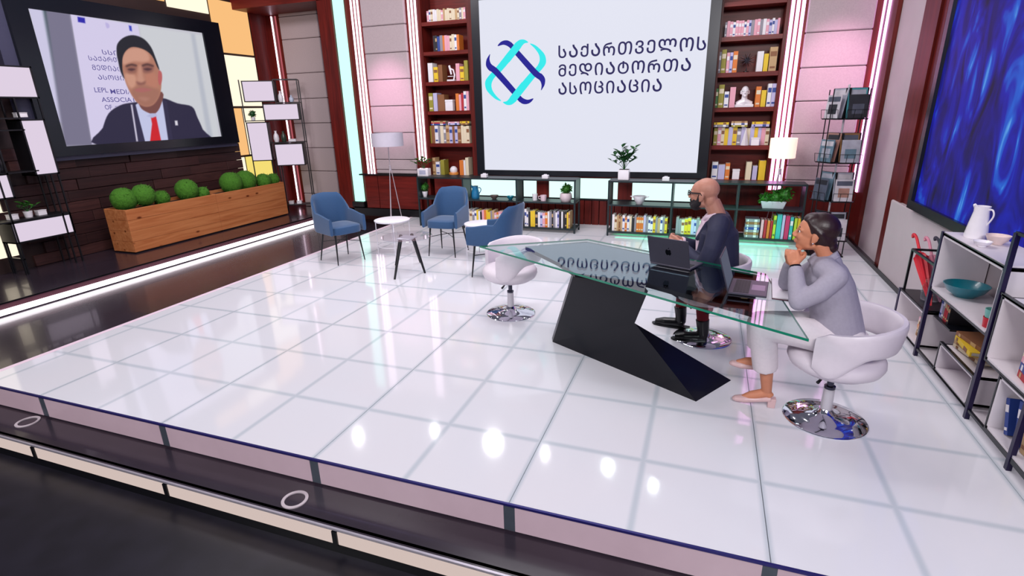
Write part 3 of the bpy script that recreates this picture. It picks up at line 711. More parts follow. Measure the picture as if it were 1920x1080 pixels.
# --- blue upholstered armchair (front = local -Y)
def arm_chair(label, loc, rz):
    t = thing('armchair', label, 'armchair', loc, rz, 'blue armchairs at the back of the stage')
    mb = MB()
    for sx in (-1, 1):
        for fy in (-1, 1):
            top = (sx * 0.18, -0.17 if fy < 0 else 0.16, 0.41); bot = (sx * (0.215 if fy < 0 else 0.225), -0.21 if fy < 0 else 0.25, 0.0)
            m = MB(); m.tube([bot, top], [0.0075, 0.015], 8); lbuild(m, 'leg', M_bleg, t, smooth=True)
    m = MB(); m.tube([(-0.2, -0.18, 0.27), (0, 0.02, 0.285), (0.2, 0.2, 0.27)], 0.005, 6); m.tube([(0.2, -0.18, 0.27), (0, 0.02, 0.285), (-0.2, 0.2, 0.27)], 0.005, 6)
    lbuild(m, 'stretcher', M_bleg, t, smooth=True)
    m = MB(); rings = []
    for z, g_ in ((0.40, 0.92), (0.405, 0.985), (0.43, 1.0), (0.475, 1.0), (0.495, 0.985), (0.505, 0.9), (0.508, 0.5)):
        ring = []
        for k in range(32):
            q = 2 * PI * k / 32; c, s_ = math.cos(q), math.sin(q)
            ring.append((0.235 * g_ * math.copysign(abs(c) ** 0.45, c), 0.235 * g_ * math.copysign(abs(s_) ** 0.45, s_) - 0.01, z))
        rings.append(ring)
    m.loft(rings); lbuild(m, 'seat', M_blue, t, smooth=True)
    # shell: arm - back - arm
    rings = []; n = 44
    for i in range(n + 1):
        u = -1 + 2 * i / n; a = abs(u)
        # plan path: straight arms, rounded corner, back
        if a > 0.42:
            d = (a - 0.42) / 0.58; px_, py_ = 0.262, 0.17 - 0.40 * d; nx, ny = 1, 0
        elif a > 0.22:
            q = (a - 0.22) / 0.20 * PI / 2; px_, py_ = 0.152 + 0.11 * math.sin(q), 0.17 + 0.11 * math.cos(q); nx, ny = math.sin(q), math.cos(q)
        else:
            px_, py_ = 0.152 * a / 0.22, 0.28; nx, ny = 0, 1
        sg = 1 if u >= 0 else -1
        zt = 0.90 - 0.012 * smoothstep(0, .25, a) - 0.215 * smoothstep(0.27, 0.47, a) - 0.045 * smoothstep(0.5, 1.0, a)
        zb = 0.405
        rk = 0.09 * smoothstep(0.44, 0.1, a)      # backrest leans back
        ring = []
        th = 0.024
        for k in range(12):
            q = 2 * PI * k / 12; cx = math.copysign(abs(math.cos(q)) ** 0.6, math.cos(q)); cz = math.copysign(abs(math.sin(q)) ** 0.6, math.sin(q))
            f = (cz + 1) / 2; z = zb + (zt - zb) * f
            off = th * cx
            ring.append((sg * (px_ + nx * off), py_ + ny * off + rk * f * f, z))
        rings.append(ring)
    m = MB(); m.loft(rings); lbuild(m, 'backrest', M_blue, t, smooth=True)
    t.scale = (0.9, 0.95, 0.965)
    return t
c1 = (at(600, 490, Z=0) + at(634, 499, Z=0) + at(655, 475, Z=0) + at(690, 487, Z=0)) / 4
arm_chair('blue armchair by the dark walkway, turned half sideways', c1, math.radians(66))
c2 = (at(800, 480, Z=0) + at(855, 483, Z=0) + at(825, 467, Z=0) + at(882, 470, Z=0)) / 4
arm_chair('blue armchair facing forward before the low black shelf', c2, 0.03)
c3 = (at(887, 523, Z=0) + at(908, 503, Z=0)) / 2 + Vector((0.21, 0.0, 0))
arm_chair('blue armchair seen from its side behind the empty white chair', c3, -PI / 2 - 0.15)
# --- side tables
def wire_table(label, px, h, r, nl, loc):
    t = thing('side_table', label, 'table', loc, 0, 'small round tables between the blue chairs')
    m = MB(); m.lathe([(0.002, h - 0.02), (r - 0.004, h - 0.02), (r, h - 0.014), (r, h - 0.002), (r - 0.005, h), (0.002, h)], n=40); lbuild(m, 'table_top', M_white, t, smooth=True)
    for k in range(nl):
        a = 2 * PI * k / nl + 0.6
        m = MB(); m.tube([(r * 0.93 * math.cos(a), r * 0.93 * math.sin(a), 0), (r * 0.93 * math.cos(a), r * 0.93 * math.sin(a), h - 0.018)], 0.006, 8); lbuild(m, 'leg', M_white, t, smooth=True)
    m = MB(); pts = [(r * 0.93 * math.cos(2 * PI * k / 32), r * 0.93 * math.sin(2 * PI * k / 32), 0.12) for k in range(33)]
    m.tube(pts, 0.004, 6); lbuild(m, 'ring', M_white, t, smooth=True)
    return t
wire_table('white wire-legged round table beside the left blue armchair', 0, 0.47, 0.24, 4, at(741, 474, Z=0))
wire_table('white round table between the two blue armchairs on the right', 0, 0.47, 0.22, 4, at(905, 484, Z=0))
tl = (at(740, 524, Z=0) + at(797, 512, Z=0)) / 2 + Vector((-0.07, 0.12, 0))
t = thing('glass_table', 'low clear glass table with splayed black wooden legs in front', 'table', tl)
M_clear = thin_glass('clear_glass', (0.93, 0.95, 0.97, 1), 1.5)
m = MB(); m.lathe([(0.002, 0.445), (0.30, 0.445), (0.302, 0.45), (0.30, 0.456), (0.002, 0.456)], n=48); lbuild(m, 'table_top', M_clear, t, smooth=True)
for (px, py) in ((740, 524), (797, 512), (742, 497), (788, 492)):
    b = at(px, py, Z=0) - tl; top = Vector((b.x * 0.42, b.y * 0.42, 0.43))
    m = MB(); m.tube([b, top], [0.012, 0.022], 8); lbuild(m, 'leg', M_bleg, t, smooth=True)
m = MB(); m.box(-0.09, 0.09, -0.09, 0.09, 0.425, 0.4445); lbuild(m, 'apron', M_grey, t, bev=0.004)
# --- floor lamps
def tripod_lamp(label, base, ztop, zbot, r, shade_mat, spread, rot, h_split):
    t = thing('floor_lamp', label, 'lamp', base, 0, 'tripod floor lamps')
    m = MB(); rings = []
    for rr_, z in ((r, zbot), (r, ztop), (r - 0.004, ztop), (r - 0.004, zbot)):
        rings.append([(rr_ * math.cos(2 * PI * k / 36), rr_ * math.sin(2 * PI * k / 36), z) for k in range(36)])
    m.loft(rings + [rings[0]], cap=False); lbuild(m, 'lamp_shade', shade_mat, t, smooth=True)
    m = MB(); m.lathe([(0.002, h_split), (0.02, h_split), (0.02, h_split + 0.08), (0.008, h_split + 0.09), (0.008, zbot + 0.06), (0.002, zbot + 0.06)], n=16); m.tube([(-r, 0, zbot + 0.04), (r, 0, zbot + 0.04)], 0.003, 6)
    lbuild(m, 'stem', mat('pale_metal_tube', (206, 196, 204), 0.3, 0.6, 0), t, smooth=True)
    for k in range(3):
        a = rot + 2 * PI * k / 3
        m = MB(); m.tube([(spread * math.cos(a), spread * math.sin(a), 0), (0.012 * math.cos(a), 0.012 * math.sin(a), h_split + 0.05)], [0.006, 0.006], 8)
        lbuild(m, 'leg', MATS['pale_metal_tube'], t, smooth=True)
    return t
lb = at(700, 425, Z=0); lb = Vector((max(lb.x, STL + 0.2), lb.y, 0))
ht = lambda base, px, py: at(px, py, Y=base.y).z
tripod_lamp('tall tripod floor lamp with a pale grey drum shade by the cyan light column', lb, ht(lb, 683, 250), ht(lb, 683, 274), 0.5 * abs(at(707, 262, Y=lb.y).x - at(658, 262, Y=lb.y).x), mat('grey_lamp_shade', (196, 190, 204), 0.8, 0, 0.03), 0.14, 0.5, 0.95)
lr = Vector((at(1468, 278, Y=3.45).x, 3.45, 0))
shade2 = mat('lit_lamp_shade', (240, 226, 210), 0.8, 0, 0.02, emit=(255, 232, 206), es=0.75)
tripod_lamp('lit floor lamp with a glowing cream drum shade before the pink light tubes', lr, ht(lr, 1468, 259), ht(lr, 1468, 296), 0.5 * abs(at(1494, 278, Y=lr.y).x - at(1443, 278, Y=lr.y).x), shade2, 0.16, 0.2, 0.9)
# --- glass desk on a folded black base
ZD = 0.75
M_deskglass = thin_glass('desk_glass', (0.86, 0.93, 0.92, 1), 1.75)
M_gedge = mat('green_glass_edge', (20, 122, 96), 0.15, 0, 0.05, coat=0.5)
M_dblk = mat('black_desk_lacquer', (13, 13, 22), 0.3, 0, 0.03, coat=0.08, spec=0.25)
M_dmir = mat('dark_mirror_plate', (150, 154, 172), 0.03, 1.0, 0)
desk = thing('glass_desk', 'angular glass desk on a folded glossy black base', 'desk', at(1180, 660, Z=0))
def gz(px, py, z): return at(px, py, Z=z)
poly = [(899, 461), (1102, 448), (1436, 513), (1517, 636)]
mb = MB(); q = [gz(x, y, ZD) for x, y in poly]
mb.add([(p.x, p.y, ZD) for p in q] + [(p.x, p.y, ZD - 0.014) for p in q], [(0, 1, 2, 3), (7, 6, 5, 4)] + [(i, (i + 1) % 4, 4 + (i + 1) % 4, 4 + i) for i in range(4)])
mb.mi = [0, 0, 1, 1, 1, 1]
mb.build('glass_top', [M_deskglass, M_gedge], desk)
plate = [(985, 462), (1100, 453), (1424, 516), (1412, 586), (1214, 531), (1078, 512), (1046, 492)]
mb = MB(); mb.prism([gz(x, y, ZD - 0.015) for x, y in plate], lambda p: (p.x, p.y, ZD - 0.045), lambda p: (p.x, p.y, ZD - 0.0155))
pl_ = mb.build('support_plate', [M_dblk, M_dmir], desk)
for f in pl_.data.polygons:
    if f.normal.z > 0.9: f.material_index = 1
A_, B_, C_ = gz(1036, 641, 0), gz(1305, 753, 0), gz(1371, 713, 0)
E_, G_ = gz(1076, 513, ZD - 0.045), gz(1215, 546, ZD - 0.045)
nrm_ = (E_ - A_).cross(G_ - A_); dd_ = ray(1190, 606); D_ = CAM + dd_ * (nrm_.dot(A_ - CAM) / nrm_.dot(dd_))
Df = Vector((D_.x + 0.1, D_.y + 0.32, 0.0))
inw = (G_ - CAM); inw.z = 0; inw = (inw.normalized() + Vector((-0.25, 0, 0))).normalized() * 0.08
mb = MB()
mb.add([A_, B_, C_, Df, D_], [(0, 1, 4), (1, 2, 4), (2, 3, 4), (3, 0, 4), (3, 2, 1, 0)]); mb.build('base_foot', M_dblk, desk)
mb = MB()
E2, G2, D2, A2 = E_ + inw, G_ + inw, D_ + inw, Vector((A_.x, A_.y, 0)) + inw
mb.add([A_, D_, G_, E_, A2, D2, G2, E2], [(0, 1, 2, 3), (7, 6, 5, 4), (0, 4, 5, 1), (1, 5, 6, 2), (2, 6, 7, 3), (3, 7, 4, 0)]); mb.build('base_leg', M_dblk, desk)
# --- laptops
M_alu = mat('space_grey_aluminium', (82, 78, 92), 0.4, 0.5, 0.02)
M_key = mat('black_keys', (24, 24, 30), 0.5)
def laptop(label, hx, hy, ang, wdt, tilt, cats, scr_on):
    "local: hinge along X at the origin, user at +Y, lid leans to -Y"
    t = thing('laptop', label, 'laptop', (hx, hy, ZD + 0.001), ang, 'open laptops on the glass desk')
    dpt = 0.215
    m = MB(); m.box(-wdt / 2, wdt / 2, 0.0, dpt, 0.0, 0.012); lbuild(m, 'base', M_alu, t, bev=0.003)
    m = MB(); m.box(-wdt * .44, wdt * .44, 0.025, 0.115, 0.012, 0.0128); lbuild(m, 'keyboard_tray', mat('tray_dark', (44, 44, 54), 0.5), t)
    for r_ in range(5):
        for c_ in range(13):
            m = MB(); x0 = -wdt * .43 + c_ * wdt * .86 / 13; y0 = 0.028 + r_ * 0.0172
            m.box(x0 + .001, x0 + wdt * .86 / 13 - .001, y0, y0 + 0.0155, 0.0128, 0.0142)
            if r_ == 0 and c_ == 0: k0 = lbuild(m, 'key', M_key, t)
            else:
                k = k0.copy(); col.objects.link(k); k.parent = t; k.location = (c_ * wdt * .86 / 13, r_ * 0.0172, 0)
    m = MB(); m.box(-0.055, 0.055, 0.125, 0.2, 0.012, 0.0126); lbuild(m, 'touchpad', mat('touchpad_grey', (120, 114, 130), 0.3, 0.3), t)
    lid = bpy.data.objects.new('lid', None)
    m = MB(); m.box(-wdt / 2, wdt / 2, -0.004, 0.003, 0.004, 0.222)
    lo = lbuild(m, 'lid', M_alu, t, bev=0.003); lo.rotation_euler = (tilt, 0, 0); lo.location = (0, 0, 0.01)
    m = MB(); m.box(-wdt / 2 + .008, wdt / 2 - .008, 0.003, 0.0036, 0.016, 0.214)
    so = m.build('display', glow('laptop_display', (150, 160, 190), 0.25) if scr_on else mat('display_dark', (40, 50, 46), 0.15), None, recenter=False); so.parent = lo
    # apple-like oval mark with a leaf on the lid's back
    m = MB(); pts = spline([(0, .128), (.012, .134), (.021, .122), (.017, .118), (.022, .106), (.012, .088), (0, .092), (-.012, .088), (-.022, .106), (-.02, .126), (-.010, .134)], 3)
    m.prism(pts, lambda p: (p[0], -0.0041, p[1]), lambda p: (p[0], -0.0046, p[1]))
    pts = spline([(0, .138), (.006, .142), (.009, .15), (.002, .147)], 3)
    m.prism(pts, lambda p: (p[0], -0.0041, p[1]), lambda p: (p[0], -0.0046, p[1]))
    mo = m.build('emblem', mat('lid_emblem', (14, 14, 20), 0.15, 0.4, 0), None, recenter=False); mo.parent = lo
    return t
h0, h1 = gz(1219, 494, ZD), gz(1294, 508, ZD); hc = (h0 + h1) / 2
laptop('dark grey laptop in front of the man, lid back to the camera', hc.x, hc.y, math.atan2(h1.y - h0.y, h1.x - h0.x), (h1 - h0).length, 0.30, '', True)
h0, h1 = gz(1364, 552, ZD), gz(1374, 524, ZD); hc = (h0 + h1) / 2
lp = laptop('open laptop in front of the woman, seen from its side with keyboard showing', hc.x, hc.y, math.atan2(h0.y - h1.y, h0.x - h1.x), 0.31, 0.30, '', True)
# sheet of paper near the woman
q = [gz(1446, 523, ZD + 0.001), gz(1476, 527, ZD + 0.001), gz(1484, 566, ZD + 0.001), gz(1447, 561, ZD + 0.001)]
nb = thing('notebook', 'open notebook with white pages and dark cover before the woman', 'notebook', q[3])
mb = MB(); mb.prism(q, lambda p: (p.x, p.y, ZD + 0.001), lambda p: (p.x, p.y, ZD + 0.006)); mb.build('cover', mat('maroon_cover', (70, 24, 44), 0.5), nb)
cq = sum(q, Vector()) / 4
mb = MB(); mb.prism([cq + (p - cq) * 0.95 for p in q], lambda p: (p.x, p.y, ZD + 0.006), lambda p: (p.x, p.y, ZD + 0.013)); mb.build('pages', M_white, nb)

# ================================================================ BOOKS
BC = {'cream': (222, 208, 180), 'white': (228, 224, 228), 'yellow': (226, 190, 40), 'olive': (150, 142, 50), 'orange': (214, 118, 44), 'brown': (134, 86, 52),
      'tan': (190, 156, 112), 'teal': (60, 176, 176), 'blue': (40, 66, 140), 'pink': (224, 160, 176), 'red': (176, 34, 48), 'grey': (140, 136, 146),
      'lavender': (186, 180, 216), 'green': (72, 126, 70), 'black': (32, 30, 36), 'lime': (184, 206, 60), 'magenta': (196, 50, 100)}
M_pages = mat('book_pages', (226, 218, 204), 0.8, 0, 0.03)
BMESH = {}
ORD = ['first', 'second', 'third', 'fourth', 'fifth', 'sixth', 'seventh', 'eighth', 'ninth', 'tenth', 'eleventh', 'twelfth', 'thirteenth', 'fourteenth', 'fifteenth', 'sixteenth',
       'seventeenth', 'eighteenth', 'nineteenth', 'twentieth', 'twenty-first', 'twenty-second', 'twenty-third', 'twenty-fourth', 'twenty-fifth', 'twenty-sixth', 'twenty-seventh', 'twenty-eighth'] + ['%d-th' % k for k in range(29, 60)]
def book_mesh(c, band):
    k = (c, band)
    if k in BMESH: return BMESH[k]
    mb = MB()
    mb.m = 0; mb.box(0, 1, 0, 0.05, 0, 1); mb.box(0, 0.10, 0.05, 1, 0, 1); mb.box(0.90, 1, 0.05, 1, 0, 1)
    mb.m = 1; mb.box(0.10, 0.90, 0.05, 0.97, 0.02, 0.98)
    if band: mb.m = 2; mb.box(0.08, 0.92, -0.012, 0.0, 0.62, 0.82); mb.box(0.15, 0.85, -0.012, 0.0, 0.12, 0.2)
    me = bpy.data.meshes.new('book'); me.from_pydata(mb.v, [], mb.f)
    me.materials.append(mat('book_' + c, BC[c], 0.55, 0, 0.06, 30)); me.materials.append(M_pages); me.materials.append(mat('book_' + (band or c), BC[band or c], 0.55, 0, 0.06, 30))
    me.polygons.foreach_set('material_index', mb.mi)
    BMESH[k] = me; return me
BANDS = {'cream': 'brown', 'white': 'blue', 'yellow': 'brown', 'olive': 'cream', 'orange': 'cream', 'brown': 'tan', 'tan': 'brown', 'teal': 'white', 'blue': 'white', 'pink': 'white', 'red': 'tan', 'grey': 'white',
         'lavender': 'blue', 'green': 'cream', 'black': 'tan', 'lime': 'green', 'magenta': 'white'}
def book(c, loc, w_, d, h, rz, label, group, band=True, rot=None):
    o = bpy.data.objects.new('book', book_mesh(c, BANDS[c] if band else None)); col.objects.link(o)
    o.location = loc; o.scale = (w_, d, h); o.rotation_euler = rot if rot else (0, 0, rz)
    return tag(o, label, 'book', group)
def shelf_row(specs, py, Y, z, place, depth=0.19, k=None, rz=0.0):
    "specs: (px0, px1, height in px, colour) along X at depth Y"
    for i, (p0, p1, hp, c) in enumerate(specs):
        A = at(p0, py, Y=Y); B = at(p1, py, Y=Y); T = at(p0, py - hp, Y=Y)
        book(c, (A.x + 0.0008, Y, z + 0.0005), B.x - A.x - 0.0016, depth * (0.88 + 0.12 * RN.random()), T.z - A.z, 0,
             '%s book, %s from the left %s' % (c, ORD[i], place), 'books ' + place, RN.random() < 0.45)
def auto_row(p0, p1, hp, hv, cols, place, py, Y, z, wmin, wmax, depth=0.19):
    sp = []; p = p0
    while p < p1 - wmin:
        w_ = min(wmin + (wmax - wmin) * RN.random(), p1 - p); sp.append((p, p + w_, hp - hv * RN.random(), RN.choice(cols))); p += w_
    shelf_row(sp, py, Y, z, place, depth)
def stack(px0, px1, py, Y, z, cols, hs, place, depth=0.16):
    for i, (c, h) in enumerate(zip(cols, hs)):
        A = at(px0 + RN.random() * 2, py, Y=Y); B = at(px1 - RN.random() * 2, py, Y=Y)
        # lying book: spine to the front, thickness vertical
        o = book(c, (A.x, Y, z + h), h, depth, B.x - A.x, 0, '%s book lying %s, %s from the bottom' % (c, place, ORD[i]), 'books lying ' + place, True, (0, PI / 2, 0))
        z += h + 0.0008
    return z

# ================================================================ TALL BOOKCASES LET INTO THE BACK WALL
YB = YW - 0.06
def bookcase(label, pxi0, pxi1, pxo0, pxo1, pxm, ys, thick):
    x0, x1, o0, o1 = (at(p, 150, Y=YB).x for p in (pxi0, pxi1, pxo0, pxo1))
    t = thing('bookcase', label, 'bookcase', ((x0 + x1) / 2, YB, 0.7), 0, 'bookcases either side of the screen')
    zb = 0.72
    bx('side_panel', M_mahog, o0, x0, YB, YW + 0.34, zb, ZT, t); bx('side_panel', M_mahog, x1, o1, YB, YW + 0.34, zb, ZT, t)
    bx('back_panel', M_mahogx, x0, x1, YW + 0.3, YW + 0.34, zb, ZT, t)
    zs = []
    for y in ys:
        z = at(pxm, y, Y=YB).z; zs.append(z)
        bx('shelf', M_mahogx, x0, x1, YB + 0.005, YW + 0.3, z - thick, z, t, 0.003)
    return t, zs
bcl, ZL = bookcase('tall mahogany bookcase to the left of the big screen', 797, 880, 793, 889, 838, (38, 95, 152.5, 208, 269, 329), 0.06)
bcr, ZRr = bookcase('tall mahogany bookcase to the right of the big screen', 1345, 1458, 1342, 1464, 1398, (1, 67, 135, 201, 273, 338), 0.06)
Y1 = YB + 0.06
u = lambda v: 780 + v / 3.176
pale = ['cream', 'white', 'tan', 'cream', 'pink', 'cream', 'grey']; mix = ['cream', 'white', 'tan', 'orange', 'pink', 'tan', 'grey', 'lavender', 'cream', 'yellow', 'olive', 'brown', 'olive']
LC = 'on the %s shelf of the left bookcase'; RC = 'on the %s shelf of the right bookcase'
auto_row(u(65), u(300), 24, 3, pale, LC % 'top', 38, Y1, ZL[0], 3.2, 4.6)
auto_row(u(105), u(262), 31, 3, ['white', 'blue', 'grey', 'orange', 'cream', 'black', 'tan', 'pink'], LC % 'second', 95, Y1, ZL[1], 3.4, 5.2)
S3 = lambda l: [(u(a), u(b), h, c) for a, b, h, c in l]
shelf_row(S3([(75, 103, 36, 'white'), (108, 133, 28, 'yellow'), (135, 160, 32, 'brown'), (240, 262, 33, 'pink'), (264, 288, 27, 'yellow'), (290, 312, 38, 'olive')]), 152, Y1, ZL[2], LC % 'third')
shelf_row(S3([(80, 105, 34, 'olive'), (107, 130, 34, 'lavender'), (133, 172, 31, 'brown'), (240, 258, 32, 'orange'), (259, 272, 30, 'pink'), (273, 286, 33, 'red'), (287, 303, 36, 'white'), (304, 318, 36, 'pink')]), 208, Y1, ZL[3], LC % 'fourth')
auto_row(u(75), u(325), 34, 3, mix, LC % 'fifth', 269, Y1, ZL[4], 4.0, 6.6)
zt = ZL[4] + at(838, 235, Y=Y1).z - at(838, 269, Y=Y1).z + 0.001
stack(u(85), u(180), 232, Y1, zt, ['blue', 'red', 'tan'], [0.024, 0.022, 0.02], 'left atop the fifth row, left bookcase')
stack(u(190), u(258), 232, Y1, zt, ['lavender', 'pink'], [0.03, 0.022], 'midway atop the fifth row, left bookcase')
stack(u(262), u(318), 232, Y1, zt, ['brown', 'yellow'], [0.026, 0.03], 'right atop the fifth row, left bookcase')
shelf_row(S3([(95, 120, 32, 'tan'), (122, 145, 24, 'white'), (150, 172, 28, 'olive'), (262, 285, 28, 'orange'), (286, 297, 28, 'white'), (298, 316, 33, 'cream')]), 329, Y1, ZL[5], LC % 'lowest')
u2 = lambda v: 1320 + v / 3.176
S4 = lambda l: [(u2(a), u2(b), h, c) for a, b, h, c in l]
auto_row(u2(120), u2(455), 31, 4, ['white', 'pink', 'cream', 'lavender', 'white', 'pink', 'grey'], RC % 'top', 67, Y1, ZRr[1], 4.2, 6.0)
shelf_row(S4([(80, 96, 40, 'grey'), (97, 125, 44, 'olive'), (128, 146, 38, 'pink'), (147, 165, 38, 'lavender'), (166, 193, 40, 'orange'), (308, 345, 38, 'white'), (348, 375, 33, 'yellow'), (380, 425, 45, 'tan')]), 135, Y1, ZRr[2], RC % 'second')
shelf_row(S4([(62, 78, 36, 'green'), (80, 112, 43, 'olive'), (115, 142, 30, 'white'), (147, 180, 38, 'pink'), (300, 330, 38, 'orange'), (333, 362, 31, 'yellow'), (368, 392, 43, 'white'), (393, 420, 43, 'lavender')]), 201, Y1, ZRr[3], RC % 'third')
auto_row(u2(52), u2(392), 34, 3, mix, RC % 'fourth', 273, Y1 + 0.05, ZRr[4], 5.5, 8.6, 0.15)
zt = ZRr[4] + at(1398, 238.5, Y=Y1).z - at(1398, 273, Y=Y1).z + 0.001
stack(u2(58), u2(150), 235, Y1, zt, ['grey', 'yellow'], [0.034, 0.03], 'left atop the fourth row, right bookcase')
stack(u2(160), u2(262), 235, Y1, zt, ['olive', 'white', 'tan'], [0.026, 0.026, 0.024], 'midway atop the fourth row, right bookcase')
stack(u2(280), u2(395), 235, Y1, zt, ['lavender', 'yellow'], [0.034, 0.032], 'right atop the fourth row, right bookcase')
shelf_row(S4([(40, 75, 32, 'white'), (78, 118, 27, 'lavender'), (120, 147, 30, 'orange'), (243, 275, 33, 'cream'), (282, 310, 26, 'lavender'), (318, 358, 36, 'yellow')]), 338, Y1, ZRr[5], RC % 'lowest')
# ornaments
def P(px, py, Y): return at(px, py, Y=Y)
def one(mb, name, mt, label, cat, **k): return tag(mb.build(name, mt, **k), label, cat)
def pxm(px, py, Y, n=1.0):
    return abs(at(px + n, py, Y=Y).x - at(px, py, Y=Y).x)
# microscope
c = P(u(205), 152, Y1); c.z = ZL[2]
t = thing('microscope', 'small white microscope on the third shelf of the left bookcase', 'microscope', (c.x, Y1 + 0.05, c.z))
m = MB(); m.box(-0.07, 0.07, -0.05, 0.05, 0, 0.03); lbuild(m, 'foot', M_wcer, t, bev=0.008)
m = MB(); m.tube([(0.04, 0, 0.02), (0.06, 0, 0.1), (0.04, 0, 0.18), (-0.01, 0, 0.2)], 0.014, 8); lbuild(m, 'arm', M_wcer, t, smooth=True)
m = MB(); m.tube([(0.0, 0, 0.11), (-0.03, 0, 0.25)], [0.016, 0.02], 10); lbuild(m, 'tube', M_wcer, t, smooth=True)
m = MB(); m.box(-0.05, 0.04, -0.04, 0.04, 0.075, 0.085); lbuild(m, 'stage', M_wcer, t)
# white boxes
def wbox(px0, px1, hp, py, Y, z, label, name='white_box', d=0.1, cat='box'):
    A, B, T = P(px0, py, Y), P(px1, py, Y), P(px0, py - hp, Y)
    t = thing(name, label, cat, ((A.x + B.x) / 2, Y, z))
    h = T.z - A.z
    bx('body', M_wcer, A.x, B.x, Y, Y + d, z, z + h * 0.8, t, 0.004); bx('lid', M_wcer, A.x - 0.003, B.x + 0.003, Y - 0.003, Y + d + 0.003, z + h * 0.8 + 0.001, z + h, t, 0.004)
    return t
wbox(u(175), u(220), 21, 208, Y1 + 0.02, ZL[3], 'small white box between books on the fourth shelf of the left bookcase')
wbox(u2(278), u2(326), 15, 273, YB + 0.006, ZRr[4], 'small white box before the fourth-shelf books of the right bookcase', d=0.04)
wbox(u2(165), u2(207), 19, 338, Y1 + 0.02, ZRr[5], 'white cube box on the lowest shelf of the right bookcase')
# dome on a wooden foot
c = P(u(215), 329, Y1)
t = thing('glass_dome', 'white dome on an amber wooden foot in the left bookcase', 'ornament', (c.x, Y1 + 0.08, ZL[5]))
m = MB(); m.lathe([(0.002, 0), (0.085, 0), (0.09, 0.02), (0.08, 0.045), (0.002, 0.045)], n=28); lbuild(m, 'foot', mat('amber_wood', (206, 132, 60), 0.4, 0, 0.15), t, smooth=True)
m = MB(); m.lathe([(0.06, 0.045), (0.07, 0.07), (0.066, 0.105), (0.045, 0.135), (0.02, 0.148), (0.002, 0.15)], n=28); lbuild(m, 'dome', M_wcer, t, smooth=True)
# star ornament
c = P(1399, 135, Y1)
t = thing('star_ornament', 'dark wire star ornament on the second shelf of the right bookcase', 'ornament', (c.x, Y1 + 0.08, ZRr[2]))
m = MB(); m.lathe([(0.002, 0), (0.04, 0), (0.038, 0.015), (0.008, 0.02), (0.006, 0.06), (0.002, 0.06)], n=16); lbuild(m, 'foot', M_black, t, smooth=True)
for k in range(8):
    a = PI * k / 8
    m = MB(); v = Vector((math.cos(a), math.sin(a * 2.3) * 0.6, math.sin(a))).normalized() * 0.1
    m.tube([(-v.x, -v.y, 0.16 - v.z), (0, 0, 0.16), (v.x, v.y, 0.16 + v.z)], [0.002, 0.008, 0.002], 6); lbuild(m, 'spike', M_black if k % 2 else mat('pewter', (96, 92, 104), 0.3, 0.6), t, smooth=True)
# bust: one continuous body on its shoulders
c = P(1394.5, 201, Y1)
m = MB(); b0 = Vector((c.x, Y1 + 0.08, ZRr[3]))
s_ = 0.86
m.ell(b0 + Vector((0, 0, 0.255)) * s_, (0.062 * s_, 0.075 * s_, 0.08 * s_)); m.ell(b0 + Vector((0, -0.02, 0.21)) * s_, (0.05 * s_, 0.055 * s_, 0.06 * s_))
m.tube([b0 + Vector((0, 0.01, 0.08)) * s_, b0 + Vector((0, 0.005, 0.2)) * s_], [0.05 * s_, 0.045 * s_], 12)
m.tube([b0 + Vector((-0.12, 0.01, 0.045)) * s_, b0 + Vector((0, 0.0, 0.085)) * s_, b0 + Vector((0.12, 0.01, 0.045)) * s_], [0.045 * s_, 0.07 * s_, 0.045 * s_], 12)
m.box(b0.x - 0.15 * s_, b0.x + 0.15 * s_, b0.y - 0.05, b0.y + 0.055, b0.z, b0.z + 0.04)
m.tube([b0 + Vector((0, -0.07, 0.24)) * s_, b0 + Vector((0, -0.092, 0.215)) * s_], [0.01, 0.013], 8)
for sx in (-1, 1): m.ell(b0 + Vector((sx * 0.063, 0, 0.235)) * s_, (0.01, 0.018, 0.028))
m.ell(b0 + Vector((0, -0.06, 0.175)) * s_, (0.022, 0.022, 0.014)); m.ell(b0 + Vector((0, -0.062, 0.262)) * s_, (0.05, 0.02, 0.01))
tag(skin(m, 'bust_sculpture', M_wcer, None, 0.005, 3), 'white plaster bust on the third shelf of the right bookcase', 'bust')
# cone
c = P(1397.5, 273, YB + 0.005)
m = MB(); m.lathe([(0.002, 0), (0.052, 0), (0.05, 0.01), (0.004, 0.24), (0.001, 0.243)], (c.x - 0.01, YB + 0.056, ZRr[4]), 4)
one(m, 'white_pyramid', M_wcer, 'slender white pyramid before books in the right bookcase', 'ornament')

# ================================================================ LOW BLACK SHELVES ALONG THE BACK WALL
YF, DS = 3.02, 0.33
M_shelf = mat('dark_green_black_metal', (34, 46, 50), 0.35, 0.3, 0.05)
zS = [at(1200, 436, Y=YF).z, at(1200, 385, Y=YF).z, at(1200, 340, Y=YF).z]
zS[0] = max(zS[0], 0.06)
def low_shelf(label, pxs):
    xs = [at(p, 400, Y=YF).x for p in pxs]
    t = thing('low_shelf', label, 'shelf', (xs[0], YF, 0), 0, 'low black shelves along the back wall')
    for x in xs:
        for y in (YF, YF + DS - 0.025):
            bx('post', M_shelf, x - 0.0125, x + 0.0125, y, y + 0.025, 0, zS[2], t)
    for z, nm in zip(zS, ('shelf', 'shelf', 'top')):
        bx(nm, M_shelf, xs[0] - 0.0125, xs[-1] + 0.0125, YF - 0.001, YF + DS + 0.001, z - 0.024, z, t, 0.002)
    for x in xs:
        for za, zb in ((zS[1], zS[2] - 0.024),):
            bx('side_panel', M_shelf, x - 0.008, x + 0.008, YF + 0.025, YF + DS - 0.025, za, zb, t)
    return t, xs
sa, xsa = low_shelf('low black metal shelf with books to the left of the gap', (787, 870, 969, 1077))
